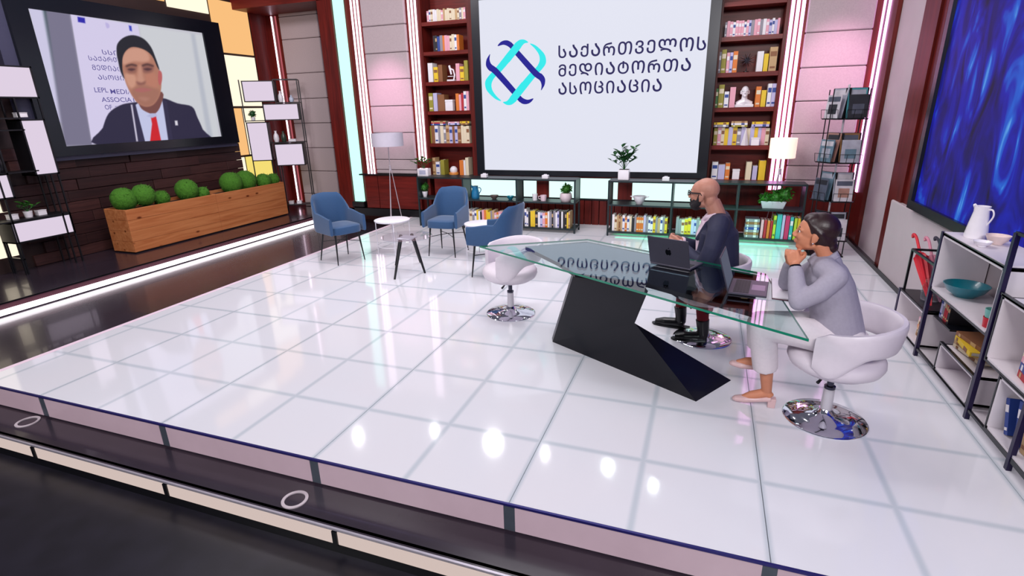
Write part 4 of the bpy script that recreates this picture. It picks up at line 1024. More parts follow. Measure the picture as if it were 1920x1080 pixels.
sb_, xsb = low_shelf('long low black metal shelf with books behind the man', (1140, 1258, 1381, 1506))
Yb = YF + 0.04
multi = ['cream', 'white', 'tan', 'blue', 'grey', 'pink', 'lavender', 'black', 'white', 'cream', 'white', 'grey', 'yellow', 'orange', 'black']
BS = 'in the bay %s'
auto_row(878, 962, 27, 5, multi, BS % 'by the middle blue armchair', 423, Yb, zS[0], 3.0, 5.0)
auto_row(977, 1070, 32, 6, multi, BS % 'left of the shelf gap', 427, Yb, zS[0], 3.0, 5.2)
auto_row(1147, 1250, 31, 6, ['white', 'orange', 'cream', 'white', 'grey', 'black', 'lavender', 'brown', 'tan', 'white', 'yellow'], BS % 'right of the shelf gap', 436, Yb, zS[0], 3.2, 5.0)
auto_row(1266, 1330, 31, 5, ['white', 'yellow', 'lavender', 'yellow', 'cream', 'grey'], BS % 'behind the man\'s hands', 437, Yb, zS[0], 4.4, 6.4)
bx('light_strip', glow('hidden_green_led', (30, 240, 160), 4.0), xsb[0] + 0.1, xsb[-1] - 0.1, YF + 0.12, YF + 0.15, zS[0] - 0.032, zS[0] - 0.0245, sb_)  # added glowing strip, tucked out of sight to cast green on the floor
# big colourful books behind the woman
zc = stack(1394, 1422, 444, Yb, zS[0], ['grey', 'brown', 'grey', 'blue', 'grey', 'brown', 'grey'], [0.036] * 7, 'in the pile behind the man\'s back', 0.22)
shelf_row([(1424, 1429, 34, 'pink'), (1430, 1435, 34, 'red'), (1436, 1441, 33, 'orange'), (1442, 1446, 33, 'red'), (1447, 1452, 43, 'lime'), (1453, 1462, 46, 'teal'), (1463, 1468, 45, 'lavender'), (1469, 1477, 44, 'magenta'), (1478, 1484, 42, 'teal'), (1486, 1491, 40, 'lime'), (1492, 1499, 40, 'yellow')],
          444, Yb, zS[0], 'in the colourful row behind the woman', 0.22)
# things on the low shelves
YM = YF + 0.14
def leafball(root, c, r, n, mt, name='foliage', sz=0.03, squash=1.0):
    m = MB(); rn = random.Random(int(c[0] * 1000) + n)
    for i in range(n):
        d = Vector((rn.gauss(0, 1), rn.gauss(0, 1), rn.gauss(0, 1))).normalized(); p = Vector(c) + Vector((d.x * r, d.y * r, d.z * r * squash)) * (0.6 + 0.4 * rn.random())
        s1 = d.cross(Vector((rn.random(), rn.random(), 0.3))).normalized() * sz * (0.6 + 0.5 * rn.random()); f = (d * 0.8 + Vector((rn.gauss(0, .5), rn.gauss(0, .5), rn.gauss(0, .5)))).normalized() * sz * 1.3
        m.add([p - f * 0.5, p + s1 * 0.5, p + f * 0.8, p - s1 * 0.5], [(0, 1, 2, 3)])
    m.ell(c, (r * 0.72, r * 0.72, r * 0.72 * squash), 10, 6)
    return m.build(name, mt, root)
def leafy(root, base, stems, mt, seed, leaf=0.05):
    rn = random.Random(seed)
    for (dx, dy, h, nl) in stems:
        m = MB(); top = Vector(base) + Vector((dx, dy, h)); mid = Vector(base) + Vector((dx * 0.35, dy * 0.35, h * 0.55))
        m.tube([base, mid, top], [0.004, 0.0035, 0.002], 6); m.build('stem', M_leafd, root, smooth=True)
        for k in range(nl):
            f = 0.45 + 0.55 * (k + 1) / nl; p = mid.lerp(top, (f - 0.45) / 0.55)
            a = rn.random() * 2 * PI; d = Vector((math.cos(a), math.sin(a), 0.35 + 0.3 * rn.random())).normalized(); s1 = d.cross(Vector((0, 0, 1))).normalized()
            L = leaf * (0.8 + 0.5 * rn.random()); up = Vector((0, 0, 1)) * L * 0.18
            m = MB(); pts = [p, p + d * L * 0.35 + s1 * L * 0.32 + up, p + d * L * 0.8 + s1 * L * 0.22 + up * 0.6, p + d * L * 1.15, p + d * L * 0.8 - s1 * L * 0.22 + up * 0.6, p + d * L * 0.35 - s1 * L * 0.32 + up]
            ctr = p + d * L * 0.55
            m.add([ctr] + pts, [(0, i + 1, (i + 1) % 6 + 1) for i in range(6)]); m.build('leaf', mt, root, smooth=True)
def jug(name, label, loc, prof, mt, handle_r, hz, side, cat='jug', spout=True):
    t = thing(name, label, cat, loc)
    m = MB(); m.lathe(prof, n=28); lbuild(m, 'body', mt, t, smooth=True)
    r0 = handle_r; m = MB(); a, b = hz
    m.tube([(p[0], 0, p[1]) for p in spline([(side * r0 * 0.85, b), (side * (r0 + 0.03), b + 0.002), (side * (r0 + 0.045), (a + b) / 2 + 0.02), (side * r0 * 0.98, a)], 5, False)], 0.007, 8); lbuild(m, 'handle', mt, t, smooth=True)
    if spout:
        h = prof[-3][1] if len(prof) > 3 else 0.1
        m = MB(); m.tube([(-side * r0 * 0.7, 0, h - 0.03), (-side * r0 * 1.25, 0, h + 0.005)], [0.02, 0.012], 8); lbuild(m, 'spout', mt, t, smooth=True)
    return t
M_bjug = mat('blue_glazed', (30, 112, 156), 0.25, 0, 0.1, coat=0.4); M_bbowl = mat('brown_glazed', (104, 88, 84), 0.35, 0, 0.1); M_tealc = mat('teal_glazed', (20, 128, 150), 0.25, 0, 0.1, coat=0.4)
def on(px, z, Y=YM): return Vector((at(px, 375, Y=Y).x, Y, z))
def bowlprof(r, h): return [(0.002, 0), (r * 0.45, 0), (r * 0.5, 0.008), (r * 0.8, h * 0.45), (r, h), (r * 0.96, h), (r * 0.75, h * 0.5), (r * 0.4, h * 0.18), (0.002, h * 0.15)]
jug('blue_jug', 'blue ceramic jug on the low shelf by the lit panel', on(892, zS[1]), [(0.002, 0), (0.06, 0), (0.07, 0.03), (0.065, 0.1), (0.045, 0.17), (0.05, 0.2), (0.046, 0.2), (0.002, 0.19)], M_bjug, 0.055, (0.06, 0.17), 1)
def bowl(label, loc, r, h, mt, name='bowl', handles=False):
    t = thing(name, label, 'bowl', loc); m = MB(); m.lathe(bowlprof(r, h), n=32); lbuild(m, 'body', mt, t, smooth=True)
    m = MB(); m.lathe([(r * 0.4, -0.0), (r * 0.46, -0.0), (r * 0.46, 0.01), (r * 0.4, 0.01)], n=24); lbuild(m, 'foot_ring', mt, t, smooth=True)
    if handles:
        for sx in (-1, 1):
            m = MB(); m.tube([(sx * r * 0.85, 0, h * 0.75), (sx * (r + 0.04), 0, h * 0.95), (sx * r * 0.98, 0, h * 0.97)], 0.008, 8); lbuild(m, 'handle', mt, t, smooth=True)
    return t
bowl('small brown bowl on the low shelf beside the blue jug', on(927, zS[1]), 0.07, 0.06, M_bbowl)
bowl('small teal bowl on the low shelf by the shelf divider', on(957, zS[1]), 0.06, 0.055, M_tealc)
def cup(label, loc, r, h, mt, handle=1, name='mug', cat='mug'):
    t = thing(name, label, cat, loc); m = MB(); m.lathe([(0.002, 0), (r * 0.85, 0), (r, h), (r * 0.92, h), (r * 0.78, 0.008), (0.002, 0.008)], n=24); lbuild(m, 'body', mt, t, smooth=True)
    if handle:
        m = MB(); m.tube([(handle * r * 0.92, 0, h * 0.8), (handle * (r + 0.03), 0, h * 0.75), (handle * (r + 0.03), 0, h * 0.35), (handle * r * 0.88, 0, h * 0.22)], 0.006, 8); lbuild(m, 'handle', mt, t, smooth=True)
    else:
        m = MB(); m.lathe([(r * 0.93, h - 0.004), (r * 1.04, h - 0.004), (r * 1.04, h + 0.003), (r * 0.93, h + 0.003)], n=24); lbuild(m, 'rim', mt, t, smooth=True)
    return t
cup('plain white cup without handle on the low shelf', on(1003, zS[1]), 0.042, 0.10, M_wcer, 0, 'cup', 'cup')
cup('white mug with handle next to the plain cup on the low shelf', on(1019, zS[1]), 0.05, 0.085, mat('pale_pink_ceramic', (232, 206, 216), 0.3), -1)
t = thing('potted_herb', 'grassy green plant in a pale stone pot on the low shelf', 'potted plant', on(1061, zS[1]))
m = MB(); m.lathe([(0.002, 0), (0.07, 0), (0.095, 0.05), (0.09, 0.11), (0.075, 0.13), (0.068, 0.13), (0.002, 0.11)], n=24); lbuild(m, 'pot', mat('pale_stone', (206, 190, 196), 0.6, 0, 0.06), t, smooth=True)
leafball(t, on(1061, zS[1]) + Vector((0.01, 0, 0.19)), 0.085, 160, M_leaf, sz=0.03)
bowl('white serving bowl with two handles on the low shelf', on(1199, zS[1]), 0.095, 0.115, M_wcer, 'serving_bowl', True)
# long planter with bushy plants
c = on(1450, zS[1]); t = thing('rectangular_planter', 'pale rectangular planter with bushy green plants behind the woman', 'planter', c)
m = MB(); m.add([(-.13, -.06, 0), (.13, -.06, 0), (.13, .06, 0), (-.13, .06, 0), (-.16, -.075, .1), (.16, -.075, .1), (.16, .075, .1), (-.16, .075, .1)], [(3, 2, 1, 0), (4, 5, 6, 7), (0, 1, 5, 4), (1, 2, 6, 5), (2, 3, 7, 6), (3, 0, 4, 7)]); lbuild(m, 'pot', mat('pale_grey_pot', (196, 194, 206), 0.5, 0, 0.05), t, bev=0.006)
for dx, r, h in ((-0.1, 0.085, 0.13), (0.02, 0.1, 0.15), (0.13, 0.11, 0.19)): leafball(t, c + Vector((dx, 0, h)), r, 130, M_leaf, 'bush', 0.035)
# plant on the shelf top before the screen
c = on(1168, zS[2]); t = thing('potted_plant', 'leafy green plant in a white square pot before the screen', 'potted plant', c)
m = MB(); m.box(-.08, .08, -.07, .07, 0, .15); lbuild(m, 'pot', M_wcer, t, bev=0.01)
m = MB(); m.box(-.07, .07, -.06, .06, .15, .153); lbuild(m, 'soil', M_soil, t)
leafy(t, c + Vector((0, 0, 0.15)), [(-0.14, 0, 0.2, 7), (-0.05, 0.03, 0.33, 7), (0.05, -0.03, 0.26, 6), (0.14, 0, 0.3, 7), (0.15, 0.02, 0.16, 6), (-0.18, -.02, 0.12, 5), (0.0, 0.0, 0.22, 7), (-0.09, 0.05, 0.24, 7), (0.09, 0.04, 0.2, 7), (-0.02, -0.05, 0.15, 6)], M_leafd, 5, 0.085)
# little white candle blocks on the shelf top
for p, wh, lb in ((910, 0, 'below the left end of the screen'), (1023, 0, 'below the emblem end of the screen lettering'), (1246, 0, 'between the potted plant and the man')):
    c = on(p, zS[2], YF + 0.1); t = thing('tealight_holder', 'small white tealight holder on the shelf %s' % lb, 'candle holder', c)
    m = MB(); m.box(-.05, .05, -.04, .04, 0, .055); lbuild(m, 'block', M_wcer, t, bev=0.006)
    m = MB(); m.lathe([(0.002, 0.055), (0.026, 0.055), (0.026, 0.066), (0.002, 0.066)], n=16); lbuild(m, 'candle', M_white, t, smooth=True)
# flower box on the left shelf end, topiary in white vase
c = Vector((at(795, 320, Y=YM).x, YM, zS[2])); t = thing('flower_box', 'white box planter with green plant and dark leaves left of the bookcase', 'planter', c)
m = MB(); m.box(-.1, .1, -.06, .06, 0, .125); lbuild(m, 'pot', M_wcer, t, bev=0.008)
m = MB(); m.box(-.06, .06, -.0615, -.06, .03, .1); lbuild(m, 'label_plate', mat('pale_blue_grey', (170, 172, 196), 0.5), t)
leafy(t, c + Vector((0, 0, 0.12)), [(-0.12, 0, 0.15, 6), (-0.03, 0.02, 0.18, 7), (0.06, 0, 0.15, 6), (0.14, 0, 0.13, 6), (-0.18, 0, 0.1, 4)], M_leaf, 9, 0.07)
c = Vector((at(797, 366, Y=YM).x, YM, zS[1])); t = thing('topiary', 'green topiary ball in a slim white vase on the low shelf', 'potted plant', c)
m = MB(); m.lathe([(0.002, 0), (0.03, 0), (0.045, 0.05), (0.05, 0.09), (0.045, 0.09), (0.002, 0.08)], n=20); lbuild(m, 'pot', M_wcer, t, smooth=True)
leafball(t, c + Vector((0, 0, 0.16)), 0.075, 120, M_leaf, sz=0.025)

# ================================================================ MAGAZINE RACK IN THE RIGHT CORNER
MC_ = [mat('mag_%d' % i, cc, 0.35, 0, 0.25, 9) for i, cc in enumerate([(60, 130, 140), (30, 32, 42), (120, 84, 50), (180, 174, 182), (150, 150, 164), (86, 110, 126), (150, 110, 100), (70, 74, 90)])]
rk = Vector((at(1541, 474, Z=0).x, at(1541, 474, Z=0).y, 0))
rack = thing('magazine_rack', 'tall black wire magazine rack with four tiers in the right corner', 'rack', rk)
ztop = at(1590, 150, Y=rk.y).z
m = MB(); m.tube([rk, rk + Vector((0, 0, ztop - 0.05))], 0.012, 8); m.build('pole', M_grey, rack, smooth=True)
m = MB(); m.box(rk.x - .2, rk.x + .2, rk.y - .2, rk.y + .2, 0, .02); m.build('base', M_black, rack, bev=0.005)
for sx, sy in ((-.17, -.12), (.2, -.12), (-.17, .14), (.2, .14)):
    m = MB(); m.tube([rk + Vector((sx, sy, 0.02)), rk + Vector((sx, sy, ztop - 0.1))], 0.007, 6); m.build('upright', M_black, rack, smooth=True)
magn = 0; tiers = [at(1570, y, Y=rk.y).z for y in (222, 303, 374, 446)]
TN = ['top', 'second', 'third', 'lowest']
for ti, z in enumerate(tiers):
    for si, (ang, dx, dy) in enumerate(((-0.95, -0.135, -0.06), (0.12, 0.09, -0.15))):
        Mx = Matrix.Translation(rk + Vector((dx, dy, z))) @ Matrix.Rotation(ang, 4, 'Z')
        m = MB(); m.M = Mx; m.box(-.12, .12, -.035, .09, -0.012, 0.0); m.build('tray', M_black, rack)
        m = MB(); m.M = Mx; m.box(-.12, .12, .085, .095, 0, 0.34); m.build('back_plate', M_black, rack)
        for px_ in (-.12, -.04, .04, .12):
            m = MB(); m.M = Mx; m.tube([(px_, .04, 0), (px_, -.045, 0.0), (px_, -.06, 0.1)], 0.003, 5); m.build('wire', M_black, rack)
        m = MB(); m.M = Mx; m.tube([(-.12, -.06, 0.1), (.12, -.06, 0.1)], 0.003, 5); m.build('wire', M_black, rack)
        for k in range(2):
            mt = MC_[{(0, 0): (3, 4), (0, 1): (1, 0), (1, 0): (5, 6), (1, 1): (4, 2), (2, 0): (7, 5), (2, 1): (3, 4), (3, 0): (7, 1), (3, 1): (3, 4)}[(ti, si)][k]]
            yo = -0.03 + 0.055 * k; zo = 0.0 + 0.075 * k; lean = 0.16 + .1 * k
            A4 = Mx @ Matrix.Translation((0, yo, 0.001)) @ Matrix.Rotation(-lean * 0.6, 4, 'X')
            t = thing('magazine', '%s magazine on the %s tier, %s face of the wire rack' % ('front' if k == 0 else 'rear', TN[ti], 'left' if si == 0 else 'right'), 'magazine', A4.translation, 0, 'magazines in the wire rack')
            m = MB(); m.M = A4; m.box(-.1, .1, 0, 0.006, 0.004, 0.265 + zo); m.build('cover', mt, t)
            m = MB(); m.M = A4; m.box(-.085, .085, -0.001, 0, 0.19 + zo, 0.245 + zo); m.build('masthead', MC_[(7, 3, 1, 4)[(magn + ti) % 4]], t)
            m = MB(); m.M = A4; m.box(-.06, .06, -0.001, 0, 0.05, 0.16 + zo); m.build('cover_picture', MC_[(1, 7, 6, 4, 5)[(magn * 3 + ti) % 5]], t)
            magn += 1

# ================================================================ LEFT PLATFORM: planters with moss balls
M_pine = wood('pine_boards', (178, 102, 58), (206, 134, 84), 0.5, 1.6, 'Y', 0.1, knots=True)
XPF = -4.64
py0, pym, py1 = at(243, 430, X=XPF).y, at(411, 400, X=XPF).y, at(537, 375, X=XPF).y
pzt = at(390, 366, X=XPF).z; xpb = XPF - 0.42
for i, (a, b_) in enumerate(((py0, pym), (pym, py1))):
    t = thing('wooden_planter', ['long pine planter box at the near end below the television', 'long pine planter box at the far end by the lit stand'][i], 'planter', ((XPF + xpb) / 2, (a + b_) / 2, PZ), 0, 'pine planters under the television')
    hh = (pzt - PZ)
    for k in range(4):
        za = PZ + 0.02 + (hh - 0.02) * k / 4; zb = PZ + 0.02 + (hh - 0.02) * (k + 1) / 4 - 0.003
        bx('front_board', M_pine, XPF - 0.02, XPF, a + 0.002, b_ - 0.002, za, zb, t, 0.002)
        for yy in ((a + 0.002, a + 0.022), (b_ - 0.022, b_ - 0.002)):
            bx('end_board', M_pine, xpb, XPF - 0.021, yy[0], yy[1], za, zb, t, 0.002)
    bx('back_board', M_pine, xpb - 0.02, xpb, a + 0.002, b_ - 0.002, PZ + 0.02, pzt, t)
    bx('soil', M_soil, xpb, XPF - 0.02, a + 0.022, b_ - 0.022, PZ + 0.3, pzt - 0.05, t)
    bx('plinth', M_black, xpb + 0.02, XPF - 0.03, a + 0.03, b_ - 0.03, PZ, PZ + 0.02, t)
M_moss = mat('moss_green', (62, 116, 22), 0.9, 0, 0.3, 55, 0.6)
def moss(px, py, r_px, label, dx):
    X = XPF - dx
    c = at(px, py, X=X); r = abs(at(px + r_px, py, X=X).y - c.y) * 0.5 + 0.5 * abs(at(px, py - r_px, X=X).z - c.z)
    c.z = max(c.z, pzt - 0.05 + r * 0.75)
    bm = bmesh.new(); bmesh.ops.create_icosphere(bm, subdivisions=4, radius=r)
    for v in bm.verts:
        n_ = v.co.normalized(); v.co = v.co * (1 + 0.05 * noise.noise(n_ * 9 + Vector((px, 0, 0))) + 0.05 * noise.noise(n_ * 26))
    for f in bm.faces: f.smooth = True
    me = bpy.data.meshes.new('moss_ball'); bm.to_mesh(me); bm.free(); me.materials.append(M_moss)
    t = thing('moss_ball', label, 'moss ball', c - Vector((0, 0, r)), 0, 'moss balls in the pine planters')
    me.transform(Matrix.Translation(c)); put('ball', me, t)
    m = MB(); rn = random.Random(px)
    for i in range(150):
        d = Vector((rn.gauss(0, 1), rn.gauss(0, 1), rn.gauss(0, 1) + .3)).normalized(); p = c + d * r * 0.98; s1 = d.cross(Vector((.3, .5, .8))).normalized() * 0.006
        q = (d + Vector((rn.gauss(0, .5), rn.gauss(0, .5), rn.gauss(0, .5)))) * 0.022; m.add([p - s1, p + s1, p + q], [(0, 1, 2)])
    m.build('tufts', M_moss, t, kind='stuff')
MB9 = [(232, 374, 22, 'largest moss ball at the near end of the pine planters', 0.24), (269, 366, 20, 'second moss ball from the near end of the planters', 0.14), (303, 372, 14, 'small moss ball third from the near planter end', 0.26),
       (350, 356, 19, 'big moss ball in the middle of the near planter', 0.22), (380, 362, 11, 'small moss ball beside the big middle one', 0.14),
       (433, 343, 18, 'first moss ball in the far planter', 0.2), (460, 339, 17, 'second moss ball in the far planter', 0.22), (494, 340, 12, 'small third moss ball in the far planter', 0.14), (512, 337, 10, 'last small moss ball at the far planter end', 0.2)]
for q in MB9: moss(*q)

# ================================================================ DISPLAY STANDS WITH LIT BOXES
M_lbox = glow('white_light_box', (234, 218, 238), 0.88)
M_sblk = mat('stand_black', (16, 16, 22), 0.4, 0.2, 0.04)
def stand(label, O, ang, W, rects, bars, posts, depth=0.28):
    "O: base corner; local X runs along the stand face, Y into depth; rects: lit boxes (x0,x1,z0,z1)"
    t = thing('display_stand', label, 'display stand', O, ang, 'black display stands with lit boxes')
    for (x0, x1, z0, z1) in rects:
        m = MB(); f = 0.018
        for q in ((x0, x0 + f, z0, z1), (x1 - f, x1, z0, z1), (x0, x1, z0, z0 + f), (x0, x1, z1 - f, z1)): m.box(q[0], q[1], 0, depth, q[2], q[3])
        bo = lbuild(m, 'box_shell', M_sblk, t)
        m = MB(); m.box(x0 + f, x1 - f, 0.012, depth - 0.02, z0 + f, z1 - f); lo = m.build('light_panel', M_lbox, None, recenter=False); lo.parent = bo
    for (x0, x1, z) in bars:
        m = MB(); m.box(x0, x1, 0, depth, z - 0.008, z + 0.008); lbuild(m, 'shelf', M_sblk, t)
    for (x, z0, z1) in posts:
        for y in (0, depth - 0.016):
            m = MB(); m.box(x - 0.009, x + 0.009, y, y + 0.016, z0, z1); lbuild(m, 'post', M_sblk, t)
    return t
# right-hand stand, set across the corner
ang = math.radians(58); dvec = Vector((math.sin(ang), math.cos(ang)))   # along the face, seen left to right
foot = Vector((-4.33, 4.06)); 
def ondiag(px, py):
    "pixel -> (distance along the face, height) on the diagonal face plane"
    d = ray(px, py); nrm = Vector((dvec.y, -dvec.x)); t_ = nrm.dot(foot - Vector((CAM.x, CAM.y))) / nrm.dot(Vector((d.x, d.y)))
    p = CAM + d * t_; return (Vector((p.x, p.y)) - foot).dot(dvec), p.z
def R4(a, b, c_, d): # four px corners TL TR BR BL -> rect
    q = [ondiag(*a), ondiag(*b), ondiag(*c_), ondiag(*d)]
    return (min((q[0][0] + q[3][0]) / 2, (q[1][0] + q[2][0]) / 2), max((q[0][0] + q[3][0]) / 2, (q[1][0] + q[2][0]) / 2), (q[2][1] + q[3][1]) / 2 - PZ, (q[0][1] + q[1][1]) / 2 - PZ)
rects = [R4((452, 151), (512, 151), (516, 191), (457, 191)), R4((492, 194), (559, 194), (562, 225), (496, 226)), R4((463, 229), (502, 229), (511, 301), (471, 303)), R4((514, 271), (567, 267), (573, 309), (519, 312))]
xr = ondiag(568, 240)[0]; xl = ondiag(450, 170)[0]
zt_ = ondiag(500, 149)[1] - PZ
h_ = lambda px, py: ondiag(px, py)[1] - PZ
bars = [(rects[0][1], xr, h_(540, 192)), (xl, rects[1][0], h_(465, 227)), (rects[2][1], xr, h_(540, 267)), (rects[3][0], xr, h_(560, 384)), (rects[0][1], xr, zt_)]
posts = [(xr, 0.0, zt_), (xl, rects[2][3], zt_), (rects[0][1], rects[1][3], zt_), (rects[2][0] + 0.01, 0, rects[2][2]), (rects[2][1] - 0.02, 0, rects[2][2]), (rects[3][0] + 0.04, 0.0, rects[3][2])]
st2 = stand('black stand with lit white boxes in the far left corner', (foot.x, foot.y, PZ), PI / 2 - ang, 1, rects, bars, posts, 0.26)
def stpos(px, py, zloc, dep=0.12):
    x = ondiag(px, py)[0]; nrm = Vector((-dvec.y, dvec.x))
    p = foot + dvec * x + nrm * dep
    return Vector((p.x, p.y, PZ + zloc))
def vase(label, loc, r, h, mt, name='vase'):
    t = thing(name, label, 'vase', loc); m = MB(); m.lathe([(0.002, 0), (r * 0.7, 0), (r, h * 0.3), (r * 0.85, h * 0.6), (r * 0.35, h * 0.85), (r * 0.4, h), (r * 0.3, h), (0.002, h * 0.9)], n=22); lbuild(m, 'body', mt, t, smooth=True)
    m = MB(); m.lathe([(r * 0.36, h - 0.004), (r * 0.46, h - 0.004), (r * 0.46, h + 0.004), (r * 0.36, h + 0.004)], n=20); lbuild(m, 'lip', mt, t, smooth=True)
    return t
zb0 = bars[0][2] + 0.009; zb1 = bars[2][2] + 0.009; zb2 = bars[1][2] + 0.009; zb3 = bars[3][2] + 0.009
vase('white vase on the top shelf of the far corner stand', stpos(525, 190, zb0), 0.05, 0.2, M_wcer)
vase('small pale vase at the top right of the corner stand', stpos(545, 190, zb0), 0.045, 0.12, mat('pale_blue_ceramic', (190, 200, 220), 0.3))
vase('white vase on the middle shelf of the corner stand', stpos(517, 266, zb1), 0.055, 0.21, M_wcer)
vase('dark green vase on the middle shelf of the corner stand', stpos(531, 266, zb1), 0.05, 0.2, mat('dark_green_ceramic', (40, 56, 44), 0.3))
for i_, (p, wd) in enumerate(((547, .12),)):
    t = thing('white_box', 'low white box on the middle shelf of the corner stand', 'box', stpos(p, 266, zb1), PI / 2 - ang); m = MB(); m.box(-.07, .07, -.05, .05, 0, .04); lbuild(m, 'body', M_wcer, t, bev=0.004); m = MB(); m.box(-.073, .073, -.053, .053, .041, .052); lbuild(m, 'lid', M_wcer, t, bev=0.003)
c = stpos(472, 224, zb2); t = thing('topiary', 'round green plant in a white cup on the corner stand', 'potted plant', c)
m = MB(); m.lathe([(0.002, 0), (0.035, 0), (0.045, 0.06), (0.04, 0.06), (0.002, 0.05)], n=20); lbuild(m, 'pot', M_wcer, t, smooth=True)
leafball(t, c + Vector((0, 0, 0.12)), 0.07, 110, M_leafd, sz=0.025)
for i_, (p, dd) in enumerate(((545, 0.1), (560, 0.12))):
    t = thing('white_box', ['left white box at the foot of the corner stand', 'right white box at the foot of the corner stand'][i_], 'box', stpos(p, 380, zb3), PI / 2 - ang); m = MB(); m.box(-.045, .045, -.05, .05, 0, .055); lbuild(m, 'body', M_wcer, t, bev=0.004); m = MB(); m.box(-.048, .048, -.053, .053, .056, .066); lbuild(m, 'lid', M_wcer, t, bev=0.003)
# left-hand stand, parallel to the left wall
XS = -5.0
def ys_(px, py): p = at(px, py, X=XS); return p.y, p.z - PZ
def R5(a, b, c_, d):
    q = [ys_(*a), ys_(*b), ys_(*c_), ys_(*d)]
    return ((q[0][0] + q[3][0]) / 2, (q[1][0] + q[2][0]) / 2, (q[2][1] + q[3][1]) / 2, (q[0][1] + q[1][1]) / 2)
O5 = -1.9
rc = [R5((-75, 122), (58, 120), (73, 182), (-55, 186)), R5((38, 224), (86, 223), (111, 327), (66, 329)), R5((-60, 330), (15, 328), (32, 374), (-45, 378)), R5((18, 417), (133, 401), (143, 438), (30, 456))]
rc = [(a - O5, b - O5, c_, d) for a, b, c_, d in rc]
hh5 = lambda px, py: ys_(px, py)[1]; yy5 = lambda px, py: ys_(px, py)[0] - O5
bars5 = [(rc[0][0], rc[1][0], hh5(20, 222)), (rc[0][0], rc[1][0] + 0.03, hh5(30, 244)), (rc[2][0], rc[1][0] + .05, hh5(40, 323)), (rc[2][0], rc[3][1], rc[3][3] + 0.01), (rc[0][0], rc[3][0] + .05, 0.2)]
posts5 = [(yy5(100, 340), 0, rc[1][2]), (rc[3][1] - 0.01, 0, rc[1][2] + 0.02), (rc[1][0] + 0.01, rc[1][3], rc[0][2]), (rc[0][1] - 0.02, rc[1][3], rc[0][2]), (rc[2][1] - 0.01, rc[2][3], rc[0][2]), (rc[3][0] + 0.01, 0.0, rc[3][2]), (rc[0][0] + .02, 0, rc[0][2])]
st1 = stand('black stand with lit white boxes at the left picture edge', (XS, O5, PZ), PI / 2, 1, rc, bars5, posts5, 0.28)
def lp5(px, py, zl_, dx=0.12): return Vector((XS - dx, ys_(px, py)[0], PZ + zl_))
zt5 = rc[3][3] + 0.019
c = lp5(62, 395, zt5); t = thing('potted_plant', 'small leafy plant in a white pot on the left stand', 'potted plant', c)
m = MB(); m.lathe([(0.002, 0), (0.04, 0), (0.05, 0.08), (0.044, 0.08), (0.002, 0.07)], n=20); lbuild(m, 'pot', M_wcer, t, smooth=True)
leafy(t, c + Vector((0, 0, 0.07)), [(0, -0.1, 0.08, 5), (0.02, -0.04, 0.12, 5), (0, 0.05, 0.11, 5), (0.02, 0.1, 0.07, 5)], M_leaf, 4, 0.07)
for i_, p in enumerate((32, 88)):
    c = lp5(p, 400, zt5); t = thing('white_box', ['small white box left of the plant on the left stand', 'small white box right of the plant on the left stand'][i_], 'box', c)
    m = MB(); m.box(-.04, .04, -.05, .05, 0, .06); lbuild(m, 'body', M_wcer, t, bev=0.004); m = MB(); m.box(-.043, .043, -.053, .053, .061, .07); lbuild(m, 'lid', M_wcer, t, bev=0.003)
c = lp5(50, 217, hh5(20, 222) + 0.009); t = thing('white_box', 'low white box high up on the left stand', 'box', c)
m = MB(); m.box(-.04, .04, -.06, .06, 0, .05); lbuild(m, 'body', M_wcer, t, bev=0.004); m = MB(); m.box(-.043, .043, -.063, .063, .051, .06); lbuild(m, 'lid', M_wcer, t, bev=0.003)
vase('tall black bottle vase on the left stand', lp5(12, 320, hh5(40, 323) + 0.009), 0.05, 0.3, mat('black_ceramic', (20, 18, 28), 0.2))

# ================================================================ RIGHT SHELF UNIT WITH WHITE BOXES
XF, DR = 4.75, 0.3
M_navyf = mat('dark_navy_metal', (30, 20, 60), 0.35, 0.3, 0.04)
M_int = mat('white_box_inside', (222, 214, 220), 0.5, 0, 0.02)
rs = thing('box_shelf', 'black framed shelf unit with open white boxes along the right wall', 'shelf', (XF + DR / 2, -0.9, 0))
def wcube(y0, y1, z0, z1):
    m = MB(); f = 0.014
    for q in ((y0, y0 + f, z0, z1), (y1 - f, y1, z0, z1), (y0, y1, z0, z0 + f), (y0, y1, z1 - f, z1)): m.box(XF + 0.004, XF + DR, q[0], q[1], q[2], q[3])
    bo = m.build('white_box', M_int, rs)
    m = MB(); e_ = 0.012
    for q in ((y0 - e_, y0, z0 - e_, z1 + e_), (y1, y1 + e_, z0 - e_, z1 + e_), (y0, y1, z0 - e_, z0), (y0, y1, z1, z1 + e_)): m.box(XF, XF + 0.02, q[0], q[1], q[2], q[3])
    m.build('front_frame', M_frame, bo)
wcube(-0.42, 0.13, 0.07, 0.345); wcube(-1.32, -0.44, 0.545, 0.94); wcube(-1.31, -0.80, 0.07, 0.26); wcube(-2.3, -1.39, 0.42, 0.80); wcube(-2.3, -1.58, 0.08, 0.40)
for y, z in ((0.14, 0.36), (-0.43, 0.96), (-1.345, 1.15), (-1.86, 0.42), (-2.31, 1.15)):
    for x in (XF - 0.004, XF + DR - 0.02):
        bx('post', M_navyf, x, x + 0.024, y - 0.014, y + 0.014, 0, z, rs)
for y0, y1, z in ((-2.31, 0.14, 0.06), (-1.34, -0.43, 0.95), (-2.31, -1.34, 1.15), (-2.31, -1.34, 0.81)):
    for x in (XF, XF + DR - 0.016):
        bx('rail', M_frame, x, x + 0.016, y0, y1, z - 0.008, z + 0.008, rs)
bx('shelf', M_int, XF + 0.005, XF + DR, -1.33, -0.44, 0.952, 0.962, rs)
bx('shelf', M_frame, XF + 0.06, XF + DR, -0.74, -0.44, 0.33, 0.342, rs)
